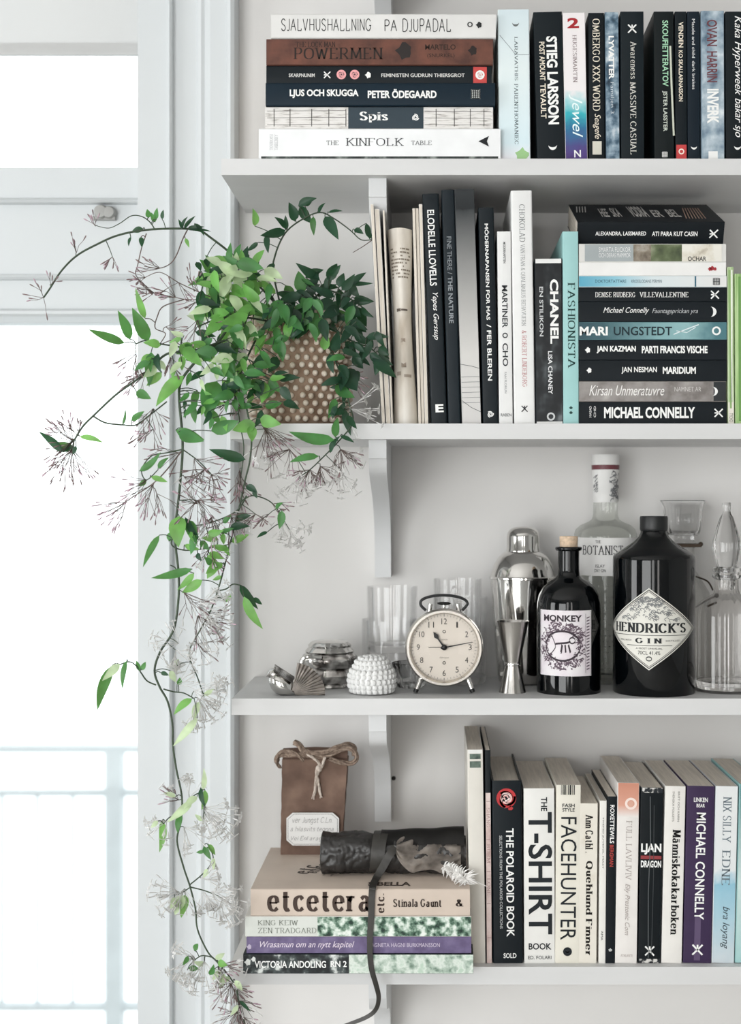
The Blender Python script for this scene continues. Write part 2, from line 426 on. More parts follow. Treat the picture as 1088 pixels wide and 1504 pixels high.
# moulded casing along the window's right side, then over its top
prof = [(206, 0), (206, .016), (250, .016), (251, .021), (254, .024), (257, .021), (258, .013), (291, .013), (294, .017), (299, .019), (304, .017),
        (308, .021), (313, .024), (337, .024), (339, .03), (344, .033), (349, .03), (351, .024), (351, 0)]
m = MB(); m.prism([(X(a, YW), YW - b) for a, b in prof], 0.0, WZT + .1, axis='z')
tag(m.build('trim_1', WINPAINT, smooth=25), kind='structure')
tag(MB().box(WX0 - .1, X(351, YW), YW - .034, YW, WZT + .1, WZT + .2).build('trim_2', WINPAINT, bevel=.004), kind='structure')
tag(MB().box(WX0 - .11, WX0 + .01, YW - .03, YW, 0, WZT + .1).build('trim_3', WINPAINT, bevel=.004), kind='structure')

# window: transom light above a wide moulded rail, tall glazed balcony door below
win = thing('window_1', None, None, (WX0, YW + .03, 1.0)); tag(win, kind='structure')
wl = Vector((WX0, YW + .03, 1.0))
yf = YW + .03
GX1 = X(207, yf)
def wpart(name, mb, mt, parent=win, **k): return mb.build(name, mt, parent, loc=(-wl.x, -wl.y, -wl.z), **k)
m = MB()
m.box(GX1, WX1 + .002, yf - .02, yf + .05, WZB, WZT)
m.box(WX0, WX0 + .06, yf - .02, yf + .05, WZB, WZT)
m.box(WX0, WX1, yf - .02, yf + .05, WZT - .06, WZT)
m.box(WX0, WX1, yf - .02, yf + .05, WZB, WZB + .1)
wpart('frame', m, WINPAINT, bevel=.003)
m = MB()
rail = [(255, .0), (255, .012), (299, .012), (301, .018), (304, .022), (307, .018), (308, .008), (408, .008), (410, .014), (413, .016), (416, .012), (417, .006),
        (458, .006), (460, .014), (463, .018), (467, .018), (470, .012), (471, .0)]
m.prism([(yf - .02 - b, Z(a, yf)) for a, b in rail] + [(yf + .05, Z(471, yf)), (yf + .05, Z(255, yf))], WX0 + .002, X(256, YW) - .001, axis='x')
wpart('transom_rail', m, WINPAINT, smooth=20)
GLASS = thin_glass('window_glass', '#fbfdfd', 0.9, 0.0)
wpart('pane', MB().box(WX0 + .06, GX1, yf + .018, yf + .022, Z(255, yf), WZT - .06), GLASS, smooth=0)
wpart('pane', MB().box(WX0 + .06, GX1, yf + .018, yf + .022, WZB + .1, Z(471, yf)), GLASS, smooth=0)
m = MB()   # small latch on the transom rail
m.lathe([(0, -.012), (.008, -.011), (.010, -.004), (.010, 0)], 16, (X(158, yf), yf - .03, Z(320, yf)), axis='y')
m.lathe([(0, -.012), (.007, -.011), (.009, -.004), (.009, 0)], 16, (X(170, yf), yf - .03, Z(321, yf)), axis='y')
m.box(X(146, yf), X(178, yf), yf - .036, yf - .028, Z(331, yf), Z(326, yf))
wpart('latch', m, mat('latch_grey', '#9b9b99', .5))
BL = bpy.data.materials.new('blind_cloth'); BL.use_nodes = True
t_ = BL.node_tree; b_ = t_.nodes['Principled BSDF']; b_.inputs['Base Color'].default_value = (.86, .86, .85, 1); b_.inputs['Roughness'].default_value = .9
tl_ = t_.nodes.new('ShaderNodeBsdfTranslucent'); tl_.inputs[0].default_value = (.74, .74, .74, 1); mx_ = t_.nodes.new('ShaderNodeMixShader'); mx_.inputs[0].default_value = .6
wv_ = t_.nodes.new('ShaderNodeTexWave'); wv_.inputs['Scale'].default_value = 300; bp_ = t_.nodes.new('ShaderNodeBump'); bp_.inputs['Strength'].default_value = .1
t_.links.new(wv_.outputs[0], bp_.inputs['Height']); t_.links.new(bp_.outputs[0], b_.inputs['Normal'])
t_.links.new(b_.outputs[0], mx_.inputs[1]); t_.links.new(tl_.outputs[0], mx_.inputs[2]); t_.links.new(mx_.outputs[0], t_.nodes['Material Output'].inputs[0])
bl = thing('roller_blind', 'white roller blind pulled part way down over the upper window pane', 'blind', ((WX0 + GX1) / 2, yf + .006, WZT - .06))
bz = WZT - .06
m = MB().box(WX0 + .064 - bl.location.x, GX1 - .001 - bl.location.x, -.0006, .0006, Z(77, yf) - bz, -.01); m.build('cloth', BL, bl, smooth=0)
m = MB().box(WX0 + .064 - bl.location.x, GX1 - .001 - bl.location.x, -.003, .003, Z(79, yf) - bz, Z(62, yf) - bz); m.build('hem_bar', BL, bl, bevel=.001)
m = MB().lathe([(0, 0), (.014, 0), (.014, GX1 - WX0 - .066), (0, GX1 - WX0 - .066)], 20)
m.build('roller', WHITE, bl, loc=(WX0 + .065 - bl.location.x, 0, -.016), rot=(0, PI / 2, 0))

# balcony railing outside
YR = 1.8
RAIL = mat('pale_railing_paint', '#bfc6c9', 0.6, var=.05)
rl = thing('balcony_railing', 'pale blurred balcony railing with thin bars outside the window', 'railing', (X(60, YR), YR, 0))
rx = rl.location.x
def rp_(n, mb): mb.build(n, RAIL, rl, loc=(-rx, -YR, 0), bevel=.004)
rp_('top_rail', MB().box(-3.4, X(420, YR), YR - .02, YR + .02, Z(1104, YR), Z(1094, YR)))
rp_('middle_rail', MB().box(-3.4, X(420, YR), YR - .015, YR + .015, Z(1168, YR), Z(1160, YR)))
rp_('bottom_rail', MB().box(-3.4, X(420, YR), YR - .015, YR + .015, Z(1482, YR), Z(1474, YR)))
for px in (-300, 169): rp_('post', MB().box(X(px - 12, YR), X(px + 12, YR), YR - .022, YR + .022, 0.02, Z(1100, YR)))
for px in (-240, -190, -140, -90, -45, 3, 55, 107, 225, 275, 330, 385): rp_('baluster', MB().box(X(px - 2, YR), X(px + 2, YR), YR - .006, YR + .006, Z(1478, YR), Z(1164, YR)))
tag(MB().box(-3.4, 1.0, YW + .26, 2.0, -.1, 0.02).build('balcony_floor', mat('pale_concrete', '#d8d8d6', .9), smooth=0), kind='structure')
# ------------------------------------------------------------------ shelves
SH = {}
def shelf(key, py, pyb, pxl, brk, label):
    z1 = Z(py); z0 = Z(pyb); SH[key] = z1
    t = thing('wall_shelf', label, 'shelf', (X(pxl), YW, z1), 'white wall shelves')
    L = Vector(t.location)
    MB().box(X(pxl), 0.85, 0.0, YW - .0005, z0, z1).build('board', SHELF, t, loc=-L, bevel=.0015)
    # scrolled bracket
    zb = brk
    h = z0 - zb
    out = [(YW - .0005, z0), (.015, z0), (.015, z0 - .022)]
    for p in smooth_path([(.018, z0 - .022), (.03, z0 - .040), (.07, z0 - .055), (.12, z0 - .075), (.155, z0 - .105), (.168, z0 - h * .8), (.170, zb)], 5): out.append((p[0], p[1]))
    out.append((YW - .0005, zb))
    xc = X(553.5)
    m = MB(); m.prism(out, xc - .0105, xc + .0105, axis='x')
    m.build('bracket', WHITE, t, loc=-L, smooth=30)
    return t
shelf('a', 233, 257, 325, Z(420, .17), 'topmost white wall shelf, filled with mostly dark books')
shelf('b', 622, 645, 338, Z(848, .17), 'white wall shelf carrying the knobbly plant pot and a tall book stack')
shelf('c', 1026, 1050, 340, Z(1207, .17), 'white wall shelf carrying the bottles, clock and glassware')
shelf('d', 1420, 1446, 336, Z(1600, .17), 'lowest white wall shelf, carrying the paper bag and leather roll')
# bracket of the next shelf above, its tip just in view
t = thing('wall_shelf', 'white wall shelf above the top row of books, only its bracket tip showing', 'shelf', (X(325), YW, Z(-160)))
L = Vector(t.location); z0 = Z(-136)
MB().box(X(325), 0.85, 0.0, YW - .0005, z0, Z(-160)).build('board', SHELF, t, loc=-L, bevel=.0015)
zb = Z(14, .17); xc = X(556)
out = [(YW - .0005, z0), (.015, z0), (.015, z0 - .022)] + [(p[0], p[1]) for p in smooth_path([(.018, z0 - .022), (.07, z0 - .05), (.12, z0 - .07), (.155, z0 - .09), (.168, zb + .02), (.170, zb)], 5)] + [(YW - .0005, zb)]
MB().prism(out, xc - .0105, xc + .0105, axis='x').build('bracket', WHITE, t, loc=-L, smooth=30)
m = MB().lathe([(0, -.003), (.0022, -.002), (.003, 0)], 12, axis='y')
tag(m.build('wall_screwhole', mat('hole_dark', '#2a2725', .5, .6), loc=P(578, 1143, YW)), 'small dark nail in the wall beside the lower bracket', 'screwhole')  # a screw hole in the wall, drawn as a small raised dark disc

# ------------------------------------------------------------------ books
def book(t, L, T, D, mode, col, hard, texts, patches, rough=.42, pages=None, covermat=None, top=None):
    """all geometry in a book frame: u along the lettering, v across the spine, w into the depth"""
    if mode == 'h': f = lambda u, v, w: (u, w, v)
    else: f = lambda u, v, w: (v, w, L - u)
    dk = [int(col[1 + 2 * i:3 + 2 * i], 16) for i in range(3)]
    if max(dk) < 70: dk = [int(dk[0] * .55), int(dk[1] * .66), int(dk[2] * .72)]
    cm = covermat or mat('cover_%s_%d' % (col, int(rough * 100)), '#%02x%02x%02x' % tuple(dk), rough, var=.05, scale=25, spec=.2)
    ct = .0024 if hard else .0007; ct = min(ct, T * .2); mg = .003 if hard else .0004
    r = min(.0022 if hard else .0009, T * .3)
    n = 4
    outer = [(0, D)]
    outer += [(r - r * math.sin(PI / 2 * (1 - k / n)) if False else r - r * math.cos(PI / 2 * k / n), r - r * math.sin(PI / 2 * k / n)) for k in range(n + 1)]
    outer += [(T - r + r * math.sin(PI / 2 * k / n), r - r * math.cos(PI / 2 * k / n)) for k in range(n + 1)]
    outer += [(T, D), (T - ct, D), (T - ct, ct), (ct, ct), (ct, D)]
    m = MB()
    A = [m.b.verts.new(f(0, v, w)) for v, w in outer]; B = [m.b.verts.new(f(L, v, w)) for v, w in outer]
    k = len(outer)
    for i in range(k): m.b.faces.new((A[i], B[i], B[(i + 1) % k], A[(i + 1) % k]))
    m.b.faces.new(A); m.b.faces.new(B[::-1])
    m.build('cover', cm, t, smooth=30)
    p0, p1 = f(mg, ct + .0001, ct + .0002), f(L - mg, T - ct - .0001, D - mg)
    m = MB().box(min(p0[0], p1[0]), max(p0[0], p1[0]), p0[1], p1[1], min(p0[2], p1[2]), max(p0[2], p1[2]))
    m.build('pages', pages or (PAGES if mode == 'h' else PAGES_V), t, smooth=0)
    lay = .00025
    for i, p in enumerate(patches):
        pm, u0, u1, v0, v1 = p
        e = .03 if T > .015 else .06
        v0 = max(v0, e * .9); v1 = min(v1, 1 - e * .9); u0 = max(u0, .001); u1 = min(u1, .999)
        ww = -lay * (1 + .3 * i)
        MB().faces([f(u0 * L, v0 * T, ww), f(u1 * L, v0 * T, ww), f(u1 * L, v1 * T, ww), f(u0 * L, v1 * T, ww)], [(0, 1, 2, 3)]).build('spine_print', pm, t, smooth=0)
    bycol = {}
    ww = -lay * (1.4 + .3 * len(patches))
    for tx in texts:
        if tx[0].startswith('@'):
            kind, c, u, v, s = tx[0][1:], tx[1], tx[2], tx[3], tx[4]
            vs, fs = mark2d(kind); s2 = s * T
            if kind == 'moon': pts = [((u * L) + (a - .5) * s2, v * T + (b - .5) * s2) for a, b in vs]
            else: pts = [((u * L) + (a - .5) * s2, v * T + (b - .5) * s2) for a, b in vs]
        elif tx[0].startswith('~'):
            c, pl, wd = tx[1], tx[2], tx[3]; vs, fs = [], []
            stroke_quads([(a * L, b * T) for a, b in pl], lambda d: wd, vs, fs); pts = vs
        else:
            s, st, c, u0, u1, v0, v1 = tx; vs, fs = text2d(s, st)
            if u0 == 'V':          # short words set upright across a standing spine: u1 = centre depth range
                a0, a1, b0, b1 = u1[0], u1[1], v0, v1
                pts = [((a1 - (a1 - a0) * y) * L, (b0 + (b1 - b0) * x) * T) for x, y in vs]
            elif u0 == 'R':        # a little word turned sideways on a lying spine
                a0, a1 = u1; pts = [((a1 - (a1 - a0) * y) * L, (v0 + (v1 - v0) * x) * T) for x, y in vs]
            else: pts = [((u0 + (u1 - u0) * x) * L, (v0 + (v1 - v0) * y) * T) for x, y in vs]
        V, F = bycol.setdefault((c, 'lettering' if tx[0][0] not in '@~' else 'printed_line' if tx[0][0] == '~' else 'printed_' + tx[0][1:]), ([], [])); n0 = len(V)
        V += [f(a, b, ww) for a, b in pts]; F += [tuple(i + n0 for i in q) for q in fs]
    for (c, nm), (V, F) in bycol.items():
        MB().faces(V, F).build(nm, ink(c), t, smooth=0, fix=False)
    return t
def VB(shelf_key, xt, xb, wd, yt, yb, col, depth, label, texts=(), patches=(), hard=False, y0=.012, group=None, shift=0, **k):
    z = SH[shelf_key]; h = Z(yt, y0) - z; T = wd * K * (DC + y0) / DC
    lean = math.atan2((xt - xb) * K, h)
    t = thing('hardcover_book' if hard else 'paperback_book', label, 'book', (X(xb, y0) if lean <= 0 else X(xb, y0) + T * (math.cos(lean)), y0, z), group, (0, lean, 0))
    book(t, h / math.cos(lean), T, depth, 'v', col, hard, texts, patches, **k)
    if lean > 0:
        for ch in t.children: ch.location.x -= T
    return t
def stack(shelf_key, specs, y0, z=None, group=None):
    """specs bottom-up: (x0, x1, ytop, ybot, colour, depth, label, texts, patches, extra dict)"""
    z = SH[shelf_key] if z is None else z; out = []
    for (x0, x1, yt, yb, col, depth, label, texts, patches, ex) in specs:
        yy = y0 + ex.pop('dy', 0)
        T = (yb - yt) * K * (DC + yy) / DC; hard = ex.pop('hard', False)
        t = thing('hardcover_book' if hard else 'paperback_book', label, 'book', (X(x0, yy), yy, z), group, (0, 0, ex.pop('rz', 0)))
        book(t, (x1 - x0) * K * (DC + yy) / DC, T, depth, 'h', col, hard, texts, patches, **ex)
        z += T; out.append(t)
    return out, z
INK = '#23282c'; WH = '#f1f1ef'; BK = '#1d2226'; CR = '#e9e0cf'

# --- top shelf, lying stack (bottom up)
NEWS = photo('newspaper_print', ['#8d8884', '#c9c5c1', '#dedbd7', '#e4e1de'], 60, .8, (1, 1, 7), 8, (.3, .55))
news_lines = []
for u in (.04, .11, .205, .28, .355, .75, .83, .9, .96):
    news_lines.append(('~', '#4a4745', [(u, .12), (u, .9)], .0008))
for v in (.2, .5, .8):
    news_lines.append(('~', '#6a6663', [(.01, v), (.355, v + .02)], .0005)); news_lines.append(('~', '#6a6663', [(.70, v), (.99, v - .02)], .0005))
stack('a', [
 (380, 735, 187, 233, '#eeeff0', .20, 'large white book at the bottom of the stack beside the pale blue book',
  [('THE', 'seriflight', '#34363a', .28, .33, .46, .60), ('KINFOLK', 'seriflight', '#2a2c30', .36, .60, .44, .68), ('TABLE', 'seriflight', '#34363a', .63, .715, .46, .60),
   ('@triangle', '#1f2124', .93, .58, .34), ('TOUROISI', 'seriflight', '#a9abad', 'R', (.045, .058), .3, .8), ('TAIRENBY', 'seriflight', '#a9abad', 'R', (.065, .078), .3, .8)],
  [(photo('dark_leaf_strip', ['#1c2322', '#39423f', '#8d948f'], 90, .4), .01, .99, .0, .10)], dict(hard=True)),
 (389, 724, 154, 187, '#cfccc8', .19, 'grey newsprint-covered book with a dark title block and white word on it',
  news_lines + [('Spis', 'serifbold', WH, .415, .54, .30, .78), ('@swirl', WH, .66, .52, .3)],
  [(NEWS, 0, 1, 0.02, .98), (mat('title_block_teal', '#1f323d', .5), .365, .695, 0.02, .98)], dict(hard=True, dy=.004)),
 (390, 727, 120, 154, '#1e3440', .17, 'dark petrol-blue book with large white capitals in the top shelf stack',
  [('LJUS OCH SKUGGA', 'heavy', WH, .105, .405, .32, .70), ('PETER ÖDEGAARD', 'heavy', WH, .445, .745, .32, .72), ('@square', '#c9ccca', .915, .5, .4), ('@grid', '#39464d', .915, .5, .36)],
  [], dict(hard=True)),
 (391, 722, 93, 120, '#20262b', .16, 'thin black book with two round pink badges and a red square',
  [('SKARPNUNIM', 'bold', '#d9d9d6', .10, .215, .38, .58), ('@cross', WH, .27, .5, .35), ('@ring', '#e9a6a8', .333, .52, .52), ('@swirl', '#e9a6a8', .333, .52, .3), ('@ring', '#e9a6a8', .392, .52, .52), ('@swirl', '#e9a6a8', .392, .52, .3),
   ('@blot', WH, .452, .5, .4), ('FEMINISTEN GUDRUN THIERSGROT', 'bold', '#d9d9d6', .51, .88, .38, .58), ('@ring', WH, .948, .5, .5), ('@swirl', WH, .948, .5, .28)],
  [(mat('red_square', '#c8433f', .5), .918, .978, .06, .94)], dict(dy=.006)),
 (391, 724, 54, 93, '#5a3a31', .17, 'brown leather-like book with dark embossed title in the top shelf stack',
  [('THE LOCK MAN', 'serif', '#2f2622', .13, .305, .68, .88), ('POWERMEN', 'serif', '#2b2421', .12, .515, .22, .66), ('@blot', '#2d2827', .607, .56, .75), ('MARTELO', 'bold', '#33261f', .70, .835, .58, .78), ('(SNURKEL)', 'sans', '#33261f', .71, .83, .25, .44), ('@blot', '#2a2321', .91, .56, .42)],
  [(photo('brown_leather', ['#4b3029', '#633f34', '#74493b'], 45, .5, None, 6, (.3, .7)), 0, 1, 0, 1)], dict(hard=True, dy=.004)),
 (398, 728, 18, 54, '#dcdbd9', .18, 'off-white book with thin hand-drawn capitals, topmost of its stack',
  [('SJALVHUSHALLNING', 'line', '#2c2d2e', .045, .445, .28, .80), ('PA', 'line', '#2c2d2e', .505, .56, .28, .76), ('DJUPADAL', 'line', '#2c2d2e', .585, .80, .24, .80), ('@ring', '#2c2d2e', .885, .55, .22), ('@blot', '#2c2d2e', .925, .54, .3)],
  [], dict(hard=True, dy=.002)),
], .004, group='stack of books lying on the top shelf')

# --- top shelf, standing row
GT = 'books standing on the top shelf'
VB('a', 731, 733, 46, 14, 231, '#dbe6e9', .13, 'pale icy-blue paperback with a green blot at the foot of its spine',
   [('LARAVATHIS', 'serif', '#4e5b60', .18, .47, .52, .62), ('PARENTHOMANIEC', 'serif', '#4e5b60', .49, .89, .5, .62), ('@moon', '#6a6f6e', .10, .56, .22), ('~', '#7e888b', [(.17, .05), (.27, .45), (.30, .55), (.30, .98)], .0006), ('@blot', '#9cc48a', .955, .75, .5)],
   [(grad('pale_spine', [(0, '#e9e6ea'), (.12, '#d4e6ec'), (.6, '#dfe9ea'), (1, '#cfdde2')], 2), 0, 1, .02, .98)], group=GT)
VB('a', 783, 789, 42, 18, 231, '#22282c', .125, 'thick black paperback with big blocky white capitals down its spine',
   [('STIEG LARSSON', 'heavy', WH, .165, .755, .42, .80), ('POST AMOUNT', 'bold', CR, .20, .46, .17, .36), ('TEVAULT', 'bold', CR, .48, .715, .17, .36), ('@moon', WH, .91, .55, .3)], group=GT)
VB('a', 826, 830, 33, 19, 231, '#e7e2e2', .12, 'white paperback fading to teal and purple, with a red figure 2 on top',
   [('2', 'heavy', '#a3282f', 'V', (.035, .105), .2, .72), ('HUGESIMARTIN', 'serif', '#8d7c7e', .15, .47, .42, .6), ('Jewel', 'script', '#e8f6f6', .55, .84, .2, .8), ('N', 'bold', WH, 'V', (.925, .975), .4, .7)],
   [(grad('jewel_spine', [(0, '#3c2557'), (.12, '#53407f'), (.28, '#2f6f97'), (.38, '#3bb0bb'), (.46, '#a8d6da'), (.53, '#ece7e8'), (1, '#ebe5e6')], 2, .4, .12), 0, 1, .02, .98)], group=GT)
VB('a', 864, 865, 23, 19, 231, '#1d2226', .12, 'slim black paperback with cream hand lettering and a pale square label',
   [('OMBERGO XXX WORD', 'serif', CR, .04, .66, .25, .72), ('Seagefe', 'script', CR, .68, .85, .25, .75)], [(mat('cream_label', '#cfccc0', .6), .865, .955, .22, .80)], group=GT)
VB('a', 888, 890, 20, 18, 231, '#5c7080', .12, 'narrow blue-grey photographic paperback with a white title',
   [('LYVATTER', 'heavy', WH, .16, .45, .25, .65), ('Familjen 3', 'thin', '#d9dfe3', .47, .68, .3, .62)],
   [(photo('stormy_blue', ['#1d2d3b', '#4c6476', '#8ea2b0', '#d5dce1'], 70, .35, None, 6), 0, 1, .03, .97)], group=GT)
VB('a', 911, 912, 34, 17, 231, '#262c30', .13, 'charcoal paperback with one long pale serif title down its whole spine',
   [('MASSIVE CASUAL', 'serif', '#d8d6cf', .47, .955, .40, .66), ('Awareness', 'serif', '#d8d6cf', .20, .45, .42, .68), ('@cross', WH, .115, .5, .35)], group=GT)
VB('a', 960, 961, 29, 17, 231, '#1e2423', .14, 'black paperback with green-tinted title beside the thin red-labelled book',
   [('SKOUFIETTERATOV', 'bold', '#a9d6b6', .06, .50, .42, .72), ('JSTER LASSTER', 'bold', '#cfd6cb', .53, .80, .4, .66), ('~', '#c9cdbd', [(.23, .82), (.50, .88), (.83, .98)], .0022), ('@grid', WH, .955, .52, .25)], group=GT)
VB('a', 991, 992, 17, 17, 231, '#20262a', .12, 'thin black paperback with a square red label at its foot',
   [('VENDEN', 'bold', CR, .07, .24, .3, .7), ('KO SKALLARNASSON', 'bold', CR, .26, .60, .3, .65), ('@ring', '#f2e3d8', .935, .5, .5)], [(mat('red_label', '#c23b3c', .5), .89, .985, .06, .94)], group=GT)
VB('a', 1009, 1010, 18, 17, 231, '#212e38', .12, 'slim navy paperback with small white title and a crescent mark',
   [('Maude and child', 'sans', '#e2e4e4', .05, .31, .38, .62), ('dark brakes', 'sans', '#e2e4e4', .33, .52, .38, .62), ('@moon', WH, .91, .5, .5)], group=GT)
VB('a', 1029, 1030, 34, 16, 231, '#7d909e', .13, 'misty blue-grey paperback with maroon and white capitals',
   [('OVAN', 'bold', '#6d4046', .06, .235, .25, .7), ('HARRIN', 'bold', '#6d4046', .27, .475, .25, .7), ('INVERK', 'heavy', WH, .52, .75, .25, .75), ('@square', WH, .965, .5, .4)],
   [(photo('misty_blue', ['#4c6375', '#8699a8', '#b3c1ca', '#e3e9ec'], 45, .35, None, 5), 0, 1, .02, .98)], group=GT)
VB('a', 1065, 1066, 34, 17, 231, '#22282b', .13, 'black paperback with loose white handwritten title at the shelf end',
   [('Kaka Hyperweek', 'script', WH, .03, .56, .3, .72), ('bakar sjo', 'script', WH, .58, .84, .3, .72), ('@moon', WH, .91, .5, .3)], group=GT)

# --- second shelf, standing row
GB = 'books standing on the second shelf'
VB('b', 620, 633, 24, 285, 621, '#262b2f', .19, 'tall black hardback with white spaced title beside the newspaper',
   [('ELODELLE LLOVELLS', 'bold', WH, .07, .40, .25, .68), ('Yepes Gerssup', 'script', WH, .43, .635, .3, .72), ('E', 'heavy', WH, 'V', (.915, .95), .3, .8)], hard=True, group=GB)
VB('b', 648, 658, 19, 279, 621, '#2b3135', .18, 'slim charcoal hardback with faint grey title',
   [('FINE THERE /', 'sans', '#8f959a', .20, .36, .3, .65), ('THE NATURE', 'bold', '#8f959a', .37, .57, .3, .65)], hard=True, group=GB)
VB('b', 667, 678, 29, 278, 621, '#4a4d50', .19, 'grey cloth-look book fading to white with a dark band on top',
   [('~', '#5c5f62', [(.745, .03), (.755, .6), (.765, .97)], .0006)] + [('~', '#7b7e80', [(.80 + i * .022, .05), (.80 + i * .022, .97)], .0005) for i in range(6)] + [('~', '#5f6265', [(.90, .05), (.93, .5), (.95, .97)], .0006)],
   [(grad('grey_fade', [(0, '#cfcdcb'), (.3, '#d0cecb'), (.55, '#a9a8a6'), (.8, '#6d6e6e'), (.92, '#3b3e40'), (.925, '#26292b'), (1, '#303335')], 2, .7, .02), 0, 1, .02, .98)], hard=True, group=GB, rough=.6)
VB('b', 702, 709, 23, 305, 621, '#24292d', .17, 'black book with small white capitals beside the grey faded book',
   [('MÖDERNAPANSEN FOR MAS', 'bold', WH, .075, .52, .38, .66), ('/ FER BLEREN', 'bold', WH, .54, .80, .38, .66), ('@swirl', WH, .955, .5, .4)], hard=True, group=GB)
VB('b', 730, 733, 20, 340, 621, '#e3e3e2', .14, 'short white book with dark sketchy capitals down the middle of its spine',
   [('MODERNAPSTEN', 'bold', '#55585a', .055, .165, .42, .6), ('MARTINER', 'bold', '#2d3033', .28, .50, .3, .7), ('@ring', '#3a3c3f', .54, .5, .4), ('CHO', 'bold', '#2d3033', .58, .70, .3, .7), ('FAN FLORUN', 'sans', '#8b8d8f', .73, .84, .42, .58), ('RABEN', 'sans', '#55585a', 'V', (.945, .96), .12, .9)], group=GB)
VB('b', 750, 755, 31, 280, 621, '#e6e6e5', .19, 'tall white book with thin grey title and a red author line',
   [('CHOKOLAD', 'seriflight', '#4b4e50', .06, .22, .38, .64), ('VAN FRAN & QUALNARUS BEHAVUERN', 'seriflight', '#6d7072', .23, .58, .4, .62), ('& ROBERT LINDEBORG', 'seriflight', '#b0454a', .60, .84, .42, .64), ('@cross', '#2f3133', .935, .5, .28)], hard=True, group=GB)
QUILT = photo('quilted_black', ['#15181b', '#202427', '#3c4144', '#6b7073'], 55, .35, (1, 1, .7), 2, (.42, .75))
VB('b', 785, 787, 40, 380, 621, '#23272a', .15, 'black quilted-pattern book with heavy white capitals and pale ends',
   [('CHANEL', 'heavy', WH, .125, .515, .55, .86), ('EN STILIKON', 'bold', '#c8cacb', .17, .47, .16, .30), ('LISA CHANEY', 'bold', '#e4e5e6', .56, .82, .46, .62), ('@ring', '#c9cbcc', .955, .55, .3)],
   [(QUILT, .03, .985, .02, .98), (mat('pale_cap', '#e4e4e2', .5), 0, .028, .02, .98), (mat('pale_cap', '#e4e4e2', .5), .985, 1, .02, .98)], group=GB)
VB('b', 826, 827, 23, 340, 621, '#a9cdcd', .19, 'tall pale turquoise book with thin dark serif capitals',
   [('FASHIONISTA', 'serif', '#23423f', .265, .71, .32, .78), ('@blot', '#23423f', .915, .5, .25), ('@blot', '#23423f', .94, .5, .25)], group=GB,
   covermat=mat('turquoise_cover', '#9cc9c8', .45, var=.04))

